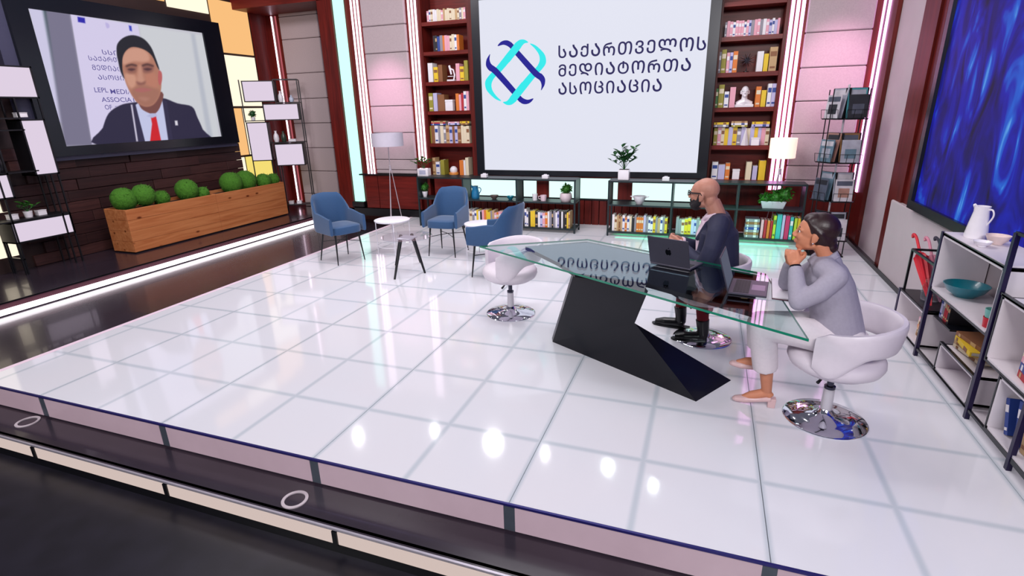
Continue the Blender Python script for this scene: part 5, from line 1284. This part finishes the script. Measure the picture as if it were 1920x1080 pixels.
bx('shelf', M_int, XF + 0.005, XF + DR, -2.3, -1.35, 0.052, 0.062, rs)
bx('shelf', M_int, XF + 0.005, XF + DR, -1.33, 0.13, 0.05, 0.06, rs)
# open umbrella frame standing on the low box
um = thing('umbrella_stand', 'open black wire frame holding umbrellas on the right shelf end', 'umbrella stand', (XF + 0.17, -0.15, 0.36))
for y in (0.11, -0.40):
    for x in (XF + 0.02, XF + DR - 0.02):
        bx('post', M_black, x - 0.008, x + 0.008, y - 0.008, y + 0.008, 0.36, 0.70, um)
for x in (XF + 0.02, XF + DR - 0.02): bx('rail', M_black, x - 0.008, x + 0.008, -0.4, 0.11, 0.69, 0.706, um)
for y in (0.11, -0.4): bx('rail', M_black, XF + 0.02, XF + DR - 0.02, y - 0.008, y + 0.008, 0.69, 0.706, um)
bx('tray', M_black, XF + 0.01, XF + DR, -0.41, 0.12, 0.349, 0.36, um)
def umbrella(label, bot, top, mt):
    t = thing('umbrella', label, 'umbrella', bot, 0, 'umbrellas in the wire stand')
    bot, top = Vector(bot), Vector(top); d = (top - bot); L = d.length; d.normalize()
    m = MB(); rings = []
    ax = d.cross(Vector((0, 1, 0))).normalized(); ay = d.cross(ax)
    for f, r in ((0.0, 0.005), (0.1, 0.02), (0.45, 0.042), (0.62, 0.05), (0.66, 0.03), (0.68, 0.012)):
        rings.append([bot + d * L * f + (ax * math.cos(2 * PI * k / 16) + ay * math.sin(2 * PI * k / 16)) * r * (1 if k % 2 else 0.72) for k in range(16)])
    m.loft(rings); m.build('canopy', mt, t)
    m = MB(); pts = [bot + d * L * 0.6, bot + d * L * 0.86]
    for k in range(8):
        a = PI * k / 7; pts.append(bot + d * L * 0.86 + d * 0.05 * math.sin(a) + Vector((0, 1, 0)) * (0.05 - 0.05 * math.cos(a)))
    m.tube(pts, 0.011, 8); m.build('crook_handle', mt, t, smooth=True)
    return t
M_redu = mat('red_umbrella', (206, 26, 44), 0.5, 0, 0.05)
# crook handles curve towards the wall end (+Y)
umbrella('red folded umbrella with crook handle leaning in the wire stand', (XF + 0.08, at(1751, 552, X=XF + .08).y, 0.365), (XF + 0.08, at(1716, 432, X=XF + .08).y, at(1716, 432, X=XF + .08).z), M_redu)
umbrella('pink folded umbrella behind the red one in the stand', (XF + 0.17, -0.2, 0.365), (XF + 0.17, at(1740, 440, X=XF + .17).y, at(1740, 440, X=XF + .17).z), mat('pink_umbrella', (206, 130, 150), 0.5))
umbrella('dark folded umbrella nearest the teal bowl box', (XF + 0.25, -0.28, 0.365), (XF + 0.27, at(1757, 438, X=XF + .27).y, at(1757, 438, X=XF + .27).z), mat('dark_umbrella', (36, 34, 56), 0.5))
# glass jar, jug, bowls, mugs
c = Vector((XF + 0.1, -0.2, 0.361)); t = thing('glass_jar', 'clear glass jar at the foot of the umbrellas', 'jar', c)
m = MB(); m.lathe([(0.002, 0), (0.06, 0), (0.065, 0.02), (0.065, 0.12), (0.05, 0.15), (0.05, 0.165), (0.046, 0.165), (0.046, 0.148), (0.06, 0.118), (0.06, 0.02), (0.002, 0.01)], n=24); lbuild(m, 'body', M_clear, t, smooth=True)
m = MB(); m.lathe([(0.002, 0.165), (0.052, 0.165), (0.05, 0.18), (0.012, 0.185), (0.014, 0.2), (0.002, 0.203)], n=20); lbuild(m, 'lid', M_clear, t, smooth=True)
jp = at(1818, 455, X=XF + 0.12)
t = jug('white_jug', 'tall white jug on top of the right shelf', (XF + 0.12, at(1825, 458, X=XF + .12).y, 0.963), [(0.002, 0), (0.085, 0), (0.09, 0.02), (0.075, 0.12), (0.058, 0.22), (0.062, 0.265), (0.056, 0.265), (0.05, 0.22), (0.002, 0.2)], M_wcer, 0.062, (0.1, 0.24), 1)
t.rotation_euler = (0, 0, -1.0); t.scale = (0.72, 0.72, 0.8)
c = Vector((XF + 0.17, at(1862, 470, X=XF + .17).y - 0.02, 0.963))
bowl('cream bowl beside the white jug on the right shelf', c, 0.065, 0.058, mat('cream_ceramic', (228, 206, 200), 0.35))
bowl('small white saucer bowl in front of the cream bowl', Vector((XF + 0.06, c.y - 0.09, 0.963)), 0.05, 0.035, M_wcer)
bowl('wide teal bowl inside the upper white box', Vector((XF + 0.13, at(1810, 545, X=XF + .13).y, 0.56)), 0.13, 0.085, mat('teal_bowl_glaze', (16, 116, 132), 0.3, 0, 0.08, coat=0.3))
cup('teal and red mug inside the upper white box', Vector((XF + 0.05, -1.235, 0.56)), 0.042, 0.06, mat('red_mug', (200, 36, 52), 0.4), 1)
cup('mint mug stacked on the red mug in the upper box', Vector((XF + 0.05, -1.235, 0.621)), 0.042, 0.05, mat('mint_mug', (120, 186, 176), 0.4), 1)
# books on the right unit
def side_books(specs, x, z, place):
    "upright books, spines facing -X, running towards the camera; specs: (y, thick, h, d, colour, lean)"
    for i, (y, w_, h, d, c, ln) in enumerate(specs):
        book(c, (x, y, z), w_, d, h, 0, '%s book, %s from the far end %s' % (c, ORD[i], place), 'books ' + place, True, (0 if not ln else 0, 0, -PI / 2) if not ln else (Matrix.Rotation(-PI / 2, 4, 'Z') @ Matrix.Rotation(-ln, 4, 'Y')).to_euler())
def side_stack(y, x, z, cols, L, d, h, place):
    for i, c in enumerate(cols):
        hh_ = h * (0.8 + 0.4 * RN.random())
        M4 = Matrix.Rotation(-PI / 2 + RN.uniform(-.15, .15), 4, 'Z') @ Matrix.Rotation(PI / 2, 4, 'Y')
        book(c, (x, y, z + hh_), hh_, d, L * (0.9 + 0.1 * RN.random()), 0, '%s book lying %s, %s from the bottom' % (c, place, ORD[i]), 'books lying ' + place, True, M4.to_euler()); z += hh_ + 0.001
side_stack(-0.2, XF + 0.06, 0.085, ['tan', 'cream', 'orange', 'cream', 'pink'], 0.19, 0.16, 0.03, 'in the lowest far white box')
side_books([(-0.47, 0.035, 0.17, 0.16, 'lavender', 0), (-0.508, 0.03, 0.16, 0.16, 'grey', 0), (-0.541, 0.03, 0.15, 0.16, 'red', 0), (-0.575, 0.025, 0.14, 0.16, 'red', 0), (-0.603, 0.03, 0.13, 0.16, 'black', 0)], XF + 0.08, 0.343, 'under the teal bowl box')
bx_top = 0.274
side_stack(-0.86, XF + 0.05, bx_top, ['cream', 'tan', 'yellow', 'brown'], 0.3, 0.2, 0.026, 'on the small low white box')
side_stack(-1.62, XF + 0.05, 0.435, ['red', 'blue', 'pink', 'cream'], 0.24, 0.18, 0.035, 'in the near upper white box')
side_books([(-1.66, 0.035, 0.2, 0.17, 'blue', 0.35), (-1.76, 0.04, 0.24, 0.17, 'blue', 0.2), (-1.83, 0.045, 0.23, 0.17, 'tan', 0.12), (-1.9, 0.035, 0.2, 0.17, 'blue', 0)], XF + 0.05, 0.096, 'in the near lower white box')

# ================================================================ PEOPLE
M_skinm = mat('skin_tan', (184, 128, 110), 0.5, 0, 0.04, 25, spec=0.4); M_skinw = mat('skin_warm', (196, 128, 98), 0.5, 0, 0.04, 25, spec=0.4)
M_navyj = mat('navy_suit', (32, 34, 62), 0.75, 0, 0.08, 60, 0.08); M_shirt = mat('pale_pink_shirt', (232, 206, 222), 0.7, 0, 0.04, 60)
M_trou = mat('dark_navy_trousers', (24, 24, 40), 0.8, 0, 0.08, 60); M_sock = mat('dark_red_sock', (128, 14, 30), 0.8, 0, 0.1, 80)
M_shoe = mat('black_leather_shoe', (18, 16, 22), 0.3, 0, 0.05); M_beard = mat('black_beard', (30, 24, 30), 0.9, 0, 0.2, 120, 0.4)
M_grayj = mat('grey_lilac_blouse', (158, 152, 168), 0.8, 0, 0.05, 70, 0.06); M_cream = mat('off_white_trousers', (214, 204, 210), 0.8, 0, 0.04, 50, 0.05)
M_hair = mat('dark_brown_hair', (40, 18, 22), 0.42, 0, 0.25, 90, 0.08, stretch=(1, 6, 1)); M_pump = mat('beige_pump', (206, 172, 174), 0.35, 0, 0.03)
M_lens = mat('dark_glasses', (14, 12, 18), 0.2, 0, 0); M_eye = mat('eye_white', (226, 220, 220), 0.2, 0, 0); M_iris = mat('eye_iris', (40, 26, 22), 0.2, 0, 0)
class Fig:
    def __init__(s, origin, fwd):
        s.o = Vector(origin); f = Vector((fwd[0], fwd[1], 0)).normalized(); s.f = f; s.l = Vector((-f.y, f.x, 0))
    def __call__(s, f, l, z): return s.o + s.f * f + s.l * l + Vector((0, 0, z))
def limb(mb, pts, rs, n=14, flat=None):
    mb.tube(pts, rs, n, flat)
    for p, r in ((pts[0], rs[0]), (pts[-1], rs[-1])): mb.ell(p, r, 12, 8)
def hand(mb, w_, d, nrm, thumb, curls, sc_=1.0, spread=0.0):
    "palm at wrist w_ pointing along d; fingers curl towards nrm; thumb = +1/-1 side; five separate digits"
    d = Vector(d).normalized(); nrm = (Vector(nrm) - d * Vector(nrm).dot(d)).normalized(); s1 = d.cross(nrm)
    k = sc_
    for j in range(4):
        off = (-0.028 + 0.0187 * j) * k
        mb.tube([w_ + s1 * off * 0.6, w_ + s1 * off + d * 0.045 * k, w_ + s1 * off + d * 0.088 * k], [0.013 * k, 0.0135 * k, 0.0115 * k], 10)
    for j in range(4):
        off = (-0.0295 + 0.0197 * j) * k; ln = (0.92, 1.06, 1.0, 0.8)[j] if thumb < 0 else (0.8, 1.0, 1.06, 0.92)[j]
        p = w_ + s1 * off + d * 0.086 * k; a = 0.0; pts = [p - d * 0.012 * k, p]
        for seg_, L in enumerate((0.042, 0.027, 0.021)):
            a += curls[seg_]; q = d * math.cos(a) + nrm * math.sin(a) + s1 * spread * (j - 1.5) * 0.1
            p = p + q * L * ln * k; pts.append(p)
        mb.tube(pts, [0.0095 * k, 0.0098 * k, 0.0088 * k, 0.0078 * k, 0.0058 * k], 9)
    b = w_ + d * 0.022 * k + s1 * thumb * 0.028 * k + nrm * 0.006 * k
    q1 = b + (d * 0.6 + s1 * thumb * 0.6 + nrm * 0.45).normalized() * 0.042 * k; q2 = q1 + (d * 0.85 + s1 * thumb * 0.0 + nrm * 0.55).normalized() * 0.034 * k; q3 = q2 + (d * 0.7 - s1 * thumb * 0.3 + nrm * 0.4).normalized() * 0.024 * k
    mb.tube([b - d * 0.01, b, q1, q2, q3], [0.014 * k, 0.0145 * k, 0.0115 * k, 0.0098 * k, 0.007 * k], 9)
def head_frame(c, fwd, pitch=0.0, roll=0.0):
    f = Vector(fwd).normalized(); yaw = math.atan2(f.y, f.x)
    return Matrix.Translation(c) @ Matrix.Rotation(yaw, 4, 'Z') @ Matrix.Rotation(-pitch, 4, 'Y') @ Matrix.Rotation(roll, 4, 'X')
def head_shape(mb, H, k=1.0, fem=False):
    "x forward, y left, z up; origin at the middle of the head"
    def e(c, r): mb.ell(H @ (Vector(c) * k), tuple(v * k for v in r), 18, 12, H.to_3x3())
    def tb(pts, rs): mb.tube([H @ (Vector(p) * k) for p in pts], [r * k for r in rs], 10)
    e((-0.018, 0, 0.034), (0.094, 0.076, 0.084)); e((0.018, 0, 0.02), (0.078, 0.07, 0.08)); e((0.03, 0, -0.035), (0.062, 0.058, 0.078))
    e((0.05, 0, -0.092), (0.034, 0.036 if fem else 0.042, 0.026)); e((0.015, 0.0, -0.075), (0.055, 0.052, 0.035))
    e((0.066, 0.026, -0.03), (0.026, 0.026, 0.026)); e((0.066, -0.026, -0.03), (0.026, 0.026, 0.026))          # cheeks
    e((0.077, 0, 0.022), (0.02, 0.05, 0.012)); e((0.076, 0.031, -0.014), (0.014, 0.016, 0.006)); e((0.076, -0.031, -0.014), (0.014, 0.016, 0.006)); e((0.07, 0.04, 0.012), (0.016, 0.02, 0.007)); e((0.07, -0.04, 0.012), (0.016, 0.02, 0.007))                                                                   # brow
    tb([(0.088, 0, 0.014), (0.1, 0, -0.012), (0.113, 0, -0.032)], [0.009, 0.0105, 0.0125]); e((0.104, 0.011, -0.036), (0.011, 0.008, 0.008)); e((0.104, -0.011, -0.036), (0.011, 0.008, 0.008))
    e((0.09, 0, -0.06), (0.011, 0.022, 0.007)); e((0.088, 0, -0.071), (0.011, 0.02, 0.007))                      # lips
    for s1 in (-1, 1):
        e((-0.008, s1 * 0.076, -0.016), (0.021, 0.01, 0.034)); e((-0.002, s1 * 0.077, -0.044), (0.011, 0.008, 0.012))   # ears
def eyes(H, k, parent):
    for s1 in (-1, 1):
        m = MB(); m.ell(H @ (Vector((0.0775, s1 * 0.031, 0.001)) * k), 0.0108 * k, 12, 8); o = m.build('eye', M_eye, parent, smooth=True)
        m = MB(); m.ell(H @ (Vector((0.0862, s1 * 0.0318, 0.001)) * k), 0.006 * k, 10, 6); m.build('iris', M_iris, o, smooth=True)

# ---------------------------------------------------------------- the man
F = Fig((PM.x, PM.y, 0), (-1.0, 0.06))
man = thing('person', 'seated bald bearded man in a navy suit jacket turned towards the television', 'person', (PM.x, PM.y, 0))
SZ = 0.50
HM = head_frame(F(0.085, 0.0, 1.20), F.f + F.l * -0.28, 0.02)
m = MB(); head_shape(m, HM, 1.02)
m.tube([F(-0.045, 0, 0.98), F(-0.015, 0, 1.06), F(0.025, 0, 1.14)], [0.068, 0.064, 0.062], 14); m.ell(HM @ Vector((-0.058, 0, -0.045)), (0.048, 0.056, 0.065), 14, 10, HM.to_3x3())
# trunk under the clothes keeps the body one surface
m.tube([F(-0.06, 0, 0.62), F(-0.04, 0, 0.8), F(-0.03, 0, 0.98)], [0.07, 0.07, 0.06], 14)
HL, HR = F(0.235, 0.06, 0.81), F(0.235, -0.08, 0.80)      # wrists
for l_, w_ in ((1, HL), (-1, HR)):
    limb(m, [F(-0.02, l_ * 0.12, 0.96), F(-0.03, l_ * 0.235, 0.88), F(0.035, l_ * 0.25, 0.70), w_], [0.04, 0.04, 0.035, 0.025], 12)
hand(m, HL, F.f * 0.8 - F.l * 0.5 + Vector((0, 0, 0.25)), -F.l * 0.7 - F.f * 0.2, 1, (0.7, 0.9, 0.6), 1.0)
hand(m, HR, F.f * 0.8 + F.l * 0.55 + Vector((0, 0, 0.2)), F.l * 0.7 - F.f * 0.2, -1, (0.6, 0.8, 0.5), 1.0)
skin(m, 'body', M_skinm, man, 0.0055, 3)
eyes(HM, 1.02, man)
# beard, moustache, eyebrows, shaved hair shadow
def Hm(*p): return HM @ (Vector(p) * 1.02)
m = MB(); m.ell(Hm(0.05, 0, -0.1), (0.045, 0.05, 0.034), 14, 10, HM.to_3x3()); m.ell(Hm(0.083, 0, -0.088), (0.02, 0.03, 0.016), 12, 8, HM.to_3x3())
for s1 in (-1, 1):
    m.tube([Hm(0.012, s1 * 0.071, 0.0), Hm(0.012, s1 * 0.066, -0.035), Hm(0.018, s1 * 0.058, -0.066), Hm(0.04, s1 * 0.049, -0.088), Hm(0.06, s1 * 0.03, -0.1)], [0.006, 0.015, 0.026, 0.03, 0.026], 10); m.ell(Hm(0.048, s1 * 0.04, -0.066), (0.026, 0.022, 0.03), 12, 8, HM.to_3x3())
    m.tube([Hm(0.099, 0, -0.049), Hm(0.093, s1 * 0.02, -0.052), Hm(0.08, s1 * 0.034, -0.068), Hm(0.07, s1 * 0.036, -0.088)], [0.006, 0.006, 0.008, 0.012], 8)
skin(m, 'beard', M_beard, man, 0.005, 2)
for s1 in (-1, 1):
    m = MB(); m.tube([Hm(0.092, s1 * 0.014, 0.022), Hm(0.089, s1 * 0.032, 0.027), Hm(0.078, s1 * 0.048, 0.02)], [0.004, 0.0045, 0.002], 6); m.build('eyebrow', M_beard, man, smooth=True)
# glasses
gl = MB()
for s1 in (-1, 1):
    pts = [Hm(0.108 - 0.006 * abs(math.cos(2 * PI * k / 20)), s1 * 0.033 + 0.024 * math.cos(2 * PI * k / 20), 0.0 + 0.019 * math.sin(2 * PI * k / 20)) for k in range(21)]
    gl.tube(pts, 0.0028, 6)
    gl.tube([Hm(0.1, s1 * 0.057, 0.006), Hm(0.085, s1 * 0.073, 0.008), Hm(0.0, s1 * 0.0805, 0.01), Hm(-0.012, s1 * 0.083, -0.005)], 0.0045, 6)
gl.tube([Hm(0.104, -0.01, 0.004), Hm(0.107, 0, 0.006), Hm(0.104, 0.01, 0.004)], 0.003, 6)
go = gl.build('glasses_frame', M_lens, man, smooth=True)
for s1 in (-1, 1):
    m = MB(); c = Hm(0.105, s1 * 0.033, 0.0); m.ell(c, (0.0015, 0.022, 0.017), 14, 8, HM.to_3x3()); m.build('lens', thin_glass('spectacle_lens', (0.6, 0.6, 0.64, 1), 1.5), go, smooth=True)
# jacket: trunk, shoulders and sleeves as one skin, open at neck and front
m = MB()
m.tube([F(-0.085, 0, 0.50), F(-0.08, 0, 0.62), F(-0.06, 0, 0.78), F(-0.045, 0, 0.90), F(-0.04, 0, 0.97)], [0.185, 0.18, 0.185, 0.185, 0.12], 22, (1.08, 0.80))
m.tube([F(-0.045, -0.2, 0.94), F(-0.045, -0.1, 0.985), F(-0.045, 0.1, 0.985), F(-0.045, 0.2, 0.94)], [0.07, 0.082, 0.082, 0.07], 14)
for l_, w_ in ((1, HL), (-1, HR)):
    el = F(0.03, l_ * 0.265, 0.685)
    limb(m, [F(-0.04, l_ * 0.195, 0.93), F(-0.02, l_ * 0.25, 0.83), el], [0.074, 0.066, 0.058])
    wv = w_ - (w_ - el).normalized() * 0.035
    limb(m, [el, el.lerp(wv, 0.5), wv], [0.058, 0.052, 0.041])
m.tube([F(-0.10, 0, 0.95), F(-0.07, 0, 1.03)], [0.10, 0.078], 16, (1.0, 0.6))
for l_ in (-1, 1): m.tube([F(0.02, l_ * 0.11, 0.92), F(0.03, l_ * 0.105, 0.76), F(0.045, l_ * 0.085, 0.58)], [0.055, 0.068, 0.075], 14)
for l_ in (-1, 1): m.tube([F(-0.06, l_ * 0.075, 1.03), F(0.035, l_ * 0.065, 0.98), F(0.105, l_ * 0.035, 0.84)], [0.014, 0.024, 0.02], 10)
skin(m, 'jacket', M_navyj, man, 0.008, 5)
m = MB(); m.tube([F(0.0, 0, 0.6), F(0.028, 0, 0.75), F(0.036, 0, 0.88), F(0.025, 0, 0.98)], [0.09, 0.105, 0.105, 0.08], 16, (0.8, 0.8)); m.tube([F(-0.02, 0, 1.0), F(0.012, 0, 1.055)], [0.074, 0.066], 16)
for l_ in (-1, 1): m.tube([F(-0.02, l_ * 0.062, 1.055), F(0.05, l_ * 0.045, 1.03), F(0.088, l_ * 0.018, 0.985)], [0.012, 0.014, 0.01], 8)
skin(m, 'shirt', M_shirt, man, 0.007, 3)
for l_, w_ in ((1, HL), (-1, HR)):
    el = F(0.03, l_ * 0.265, 0.685); d = (w_ - el).normalized()
    m = MB(); m.tube([w_ - d * 0.045, w_ + d * 0.0], [0.036, 0.034], 14); m.build('shirt_cuff', M_shirt, man, smooth=True)
# trousers, socks, shoes
m = MB()
m.ell(F(-0.08, 0, 0.555), (0.15, 0.18, 0.09))
FL, FR = at(1306, 640, Z=0), at(1266, 613, Z=0)
KN = {}
for l_, ft in ((1, FL), (-1, FR)):
    kn = F(0.30, l_ * 0.13 - 0.02, 0.49); an = Vector((ft.x + 0.05, ft.y, 0.30)); KN[l_] = (kn, an, ft)
    limb(m, [F(-0.06, l_ * 0.09, 0.55), F(0.12, l_ * 0.11, 0.555), kn], [0.095, 0.082, 0.066]); limb(m, [kn, kn.lerp(an, 0.55), an], [0.064, 0.06, 0.056])
skin(m, 'trousers', M_trou, man, 0.009, 4)
def oxford(ft, yaw, parent, mt):
    d = Vector((math.cos(yaw), math.sin(yaw), 0)); m = MB()
    m.tube([ft - d * 0.075 + Vector((0, 0, 0.045)), ft + Vector((0, 0, 0.045)), ft + d * 0.1 + Vector((0, 0, 0.035)), ft + d * 0.175 + Vector((0, 0, 0.026))], [0.042, 0.045, 0.045, 0.028], 14, (1.0, 0.9))
    m.tube([ft - d * 0.045 + Vector((0, 0, 0.05)), ft - d * 0.04 + Vector((0, 0, 0.12)), ft - d * 0.03 + Vector((0, 0, 0.2))], [0.042, 0.048, 0.054], 12)
    s_ = skin(m, 'shoe', mt, parent, 0.006, 3)
    m = MB(); pts = []
    sd = Vector((-d.y, d.x, 0))
    for a, b_ in ((-0.118, 0.03), (-0.04, 0.038), (0.06, 0.043), (0.13, 0.042), (0.185, 0.028), (0.205, 0)): pts.append((a, b_))
    pl = [(ft + d * a + sd * b_) for a, b_ in pts] + [(ft + d * a - sd * b_) for a, b_ in reversed(pts[:-1])]
    m.prism(pl, lambda p: (p.x, p.y, 0.001), lambda p: (p.x, p.y, 0.018)); m.build('sole', M_black, s_)
    return s_
for l_ in (1, -1):
    kn, an, ft = KN[l_]
    m = MB(); m.tube([Vector((ft.x + 0.035, ft.y, 0.17)), an + (kn - an) * 0.1], [0.046, 0.052], 14); m.build('sock', M_sock, man, smooth=True)
    oxford(ft, PI - 0.06 + 0.1 * l_, man, M_shoe)

# ---------------------------------------------------------------- the woman
F = Fig((PW.x, PW.y, 0), (-1.0, 0.02))
wom = thing('person', 'seated woman in a grey-lilac blouse resting her chin on her hand', 'person', (PW.x, PW.y, 0))
hc_ = at(1527, 437, Y=PW.y + 0.02)
HW = head_frame(hc_, F.f + F.l * -0.12, 0.12)
kw_ = 0.91
m = MB(); head_shape(m, HW, kw_, True)
nb_ = Vector((hc_.x + 0.09, PW.y, 1.0))
m.tube([Vector((hc_.x + 0.09, PW.y, 0.97)), Vector((hc_.x + 0.065, PW.y, 1.04)), Vector((hc_.x + 0.03, PW.y, 1.1))], [0.042, 0.043, 0.044], 14)
fx_ = lambda x: PW.x - x          # world X -> forward distance
sh = lambda l_: Vector((at(1566, 515, Y=PW.y - 0.12).x, PW.y - l_ * 0.155, 0.95))
m.tube([F(0.03, 0, 0.56), F(0.08, 0, 0.76), F(0.155, 0, 0.95)], [0.06, 0.06, 0.05], 14)
elL = at(1497, 566, Y=PW.y - 0.20); elL.z = max(elL.z, ZD + 0.05); elR = Vector((elL.x - 0.02, PW.y + 0.14, ZD + 0.06))
wrL = at(1491, 497, Y=PW.y - 0.075); wrR = Vector((wrL.x - 0.005, PW.y + 0.055, wrL.z - 0.02))
for l_, el, wr_ in ((1, elL, wrL), (-1, elR, wrR)):
    limb(m, [sh(l_).lerp(el, 0.25), el], [0.03, 0.03], 12); m.tube([F(0.15, 0, 0.93), sh(l_).lerp(el, 0.25)], [0.03, 0.03], 10); limb(m, [el, wr_], [0.032, 0.024], 12)
up = (wrL - elL).normalized()
hand(m, wrL + up * 0.0, up * 0.9 + F.f * 0.1 - F.l * 0.25, -F.l * 0.7 + F.f * -0.3, -1, (1.25, 1.35, 0.7), 0.93)
hand(m, wrR, Vector((0, 0, 1)) + F.l * 0.3 + F.f * 0.05, F.l * 0.8 + F.f * 0.2, 1, (1.1, 1.2, 0.6), 0.93)
# lower legs and feet belong to the same skin
ftL = at(1405, 757, Z=0) + Vector((0.0, 0.0, 0.0))
ankL = Vector((at(1437, 735, Y=ftL.y).x, ftL.y, 0.11))
ftR = at(1394, 684, Y=PW.y + 0.13); ankR = ftR + Vector((0.09, 0, 0.045))
knL = at(1430, 612, Y=PW.y - 0.08); knR = at(1425, 606, Y=PW.y + 0.1)
for kn, an in ((knL, ankL), (knR, ankR)):
    limb(m, [kn, kn.lerp(an, 0.35) + Vector((0.012, 0, 0)), an], [0.05, 0.05, 0.031], 12)
def footskin(an, toe, heel): m.tube([heel, an.lerp(heel, 0.3), an.lerp(toe, 0.55), toe], [0.027, 0.031, 0.029, 0.018], 12)
toeL = at(1376, 750, Z=0.012); heelL = Vector((ankL.x + 0.025, ankL.y, 0.075))
footskin(ankL, toeL + Vector((0.03, 0, 0.015)), heelL)
toeR = Vector((at(1371, 681, Y=ftR.y).x, ftR.y, at(1371, 681, Y=ftR.y).z)); heelR = ankR + Vector((0.03, 0, -0.03))
footskin(ankR, toeR + Vector((0.03, 0, 0.01)), heelR)
skin(m, 'body', M_skinw, wom, 0.0055, 3)
eyes(HW, kw_, wom)
def Hw(*p): return HW @ (Vector(p) * kw_)
for s1 in (-1, 1):
    m = MB(); m.tube([Hw(0.09, s1 * 0.014, 0.023), Hw(0.087, s1 * 0.032, 0.029), Hw(0.076, s1 * 0.048, 0.021)], [0.003, 0.0035, 0.0015], 6); m.build('eyebrow', M_hair, wom, smooth=True)
m = MB(); m.ell(Hw(0.094, 0, -0.06), (0.007, 0.018, 0.004), 12, 8, HW.to_3x3()); m.ell(Hw(0.092, 0, -0.069), (0.007, 0.016, 0.004), 12, 8, HW.to_3x3()); m.build('lips', mat('lip_rose', (180, 100, 90), 0.4), wom, smooth=True)
# hair swept back into a low bun: cap leaves the face and ears free
m = MB()
m.ell(Hw(-0.032, 0, 0.042), (0.094, 0.081, 0.084), 20, 14, HW.to_3x3()); m.ell(Hw(-0.055, 0, -0.01), (0.062, 0.073, 0.07), 16, 12, HW.to_3x3()); m.ell(Hw(0.012, 0, 0.082), (0.062, 0.062, 0.04), 16, 12, HW.to_3x3())
m.ell(Hw(-0.108, 0, -0.07), (0.036, 0.043, 0.042), 16, 10, HW.to_3x3()); m.ell(Hw(-0.09, 0, -0.03), (0.04, 0.05, 0.04), 14, 10, HW.to_3x3())
for s1 in (-1, 1):
    m.tube([Hw(0.05, s1 * 0.045, 0.085), Hw(0.02, s1 * 0.07, 0.05), Hw(-0.03, s1 * 0.079, 0.015), Hw(-0.08, s1 * 0.05, -0.04)], [0.016, 0.014, 0.018, 0.02], 10)
skin(m, 'hair', M_hair, wom, 0.006, 3)
m = MB(); m.ell(Hw(-0.004, 0.0805, -0.05), 0.0055, 10, 6); m.build('earring', M_chrome, wom, smooth=True)
# blouse
m = MB()
m.tube([F(0.0, 0, 0.46), F(0.015, 0, 0.58), F(0.05, 0, 0.72), F(0.095, 0, 0.84), F(0.13, 0, 0.93), F(0.155, 0, 0.985)], [0.18, 0.168, 0.155, 0.158, 0.138, 0.09], 22, (1.04, 0.82))
cs = F(0.14, 0, 0.945)
m.tube([sh(1), Vector((cs.x, PW.y - 0.08, 0.965)), Vector((cs.x, PW.y + 0.08, 0.965)), sh(-1)], [0.062, 0.07, 0.07, 0.062], 14)
for l_, el, wr_ in ((1, elL, wrL), (-1, elR, wrR)):
    limb(m, [sh(l_), sh(l_).lerp(el, 0.5) + Vector((0.01, -l_ * 0.015, -0.008)), el], [0.06, 0.057, 0.049]); wv = el.lerp(wr_, 0.82)
    limb(m, [el, el.lerp(wv, 0.5), wv], [0.05, 0.048, 0.04])
m.tube([F(0.15, 0, 0.95), Vector((hc_.x + 0.09, PW.y, 1.01)), Vector((hc_.x + 0.075, PW.y, 1.035))], [0.09, 0.072, 0.056], 16)
skin(m, 'blouse', M_grayj, wom, 0.008, 5)
m = MB()
for l_ in (-1, 1): m.tube([Vector((hc_.x + 0.125, PW.y - l_ * 0.03, 1.035)), Vector((hc_.x + 0.085, PW.y - l_ * 0.068, 1.02)), Vector((hc_.x + 0.035, PW.y - l_ * 0.05, 0.965)), Vector((hc_.x + 0.02, PW.y - l_ * 0.035, 0.925))], [0.014, 0.02, 0.024, 0.012], 10, (1.0, 0.45))
skin(m, 'collar', M_grayj, wom, 0.006, 2)
d = (wrL - elL).normalized(); m = MB(); m.tube([wrL - d * 0.022, wrL - d * 0.004], [0.03, 0.029], 16); m.build('watch_strap', M_lens, wom, smooth=True)
# trousers
m = MB(); m.ell(F(0.0, 0, 0.545), (0.16, 0.19, 0.085))
for l_, kn, an in ((1, knL, ankL), (-1, knR, ankR)):
    hem = kn.lerp(an, 0.62)
    limb(m, [F(-0.03, l_ * 0.09, 0.55), F(-0.03, l_ * 0.09, 0.55).lerp(kn, 0.5) + Vector((0, 0, 0.01)), kn], [0.1, 0.092, 0.078])
    m.tube([kn, kn.lerp(hem, 0.5), hem], [0.078, 0.076, 0.074], 16)
skin(m, 'trousers', M_cream, wom, 0.009, 4)
# pumps with block heels
def pump(an, toe, heel, z0):
    m = MB(); m.tube([heel + Vector((0.006, 0, -0.012)), heel.lerp(toe, 0.3) + Vector((0, 0, -0.012)), heel.lerp(toe, 0.7) + Vector((0, 0, -0.004)), toe + Vector((0.005, 0, 0.004)), toe + Vector((-0.012, 0, 0.0))], [0.032, 0.03, 0.036, 0.026, 0.012], 14, (1.0, 0.72))
    s_ = skin(m, 'pump_shoe', M_pump, wom, 0.005, 2)
    m = MB(); h = heel + Vector((0.012, 0, -0.02)); m.prism([(-0.026, -0.025), (0.024, -0.025), (0.024, 0.025), (-0.026, 0.025)], lambda p: (h.x + p[0] * 0.85, h.y + p[1] * 0.85, h.z - 0.054), lambda p: (h.x + p[0], h.y + p[1], h.z + 0.01))
    m.build('block_heel', M_pump, s_, bev=0.003)
pump(ankL, toeL + Vector((0, 0, 0.012)), heelL, 0); pump(ankR, toeR, heelR, 0)
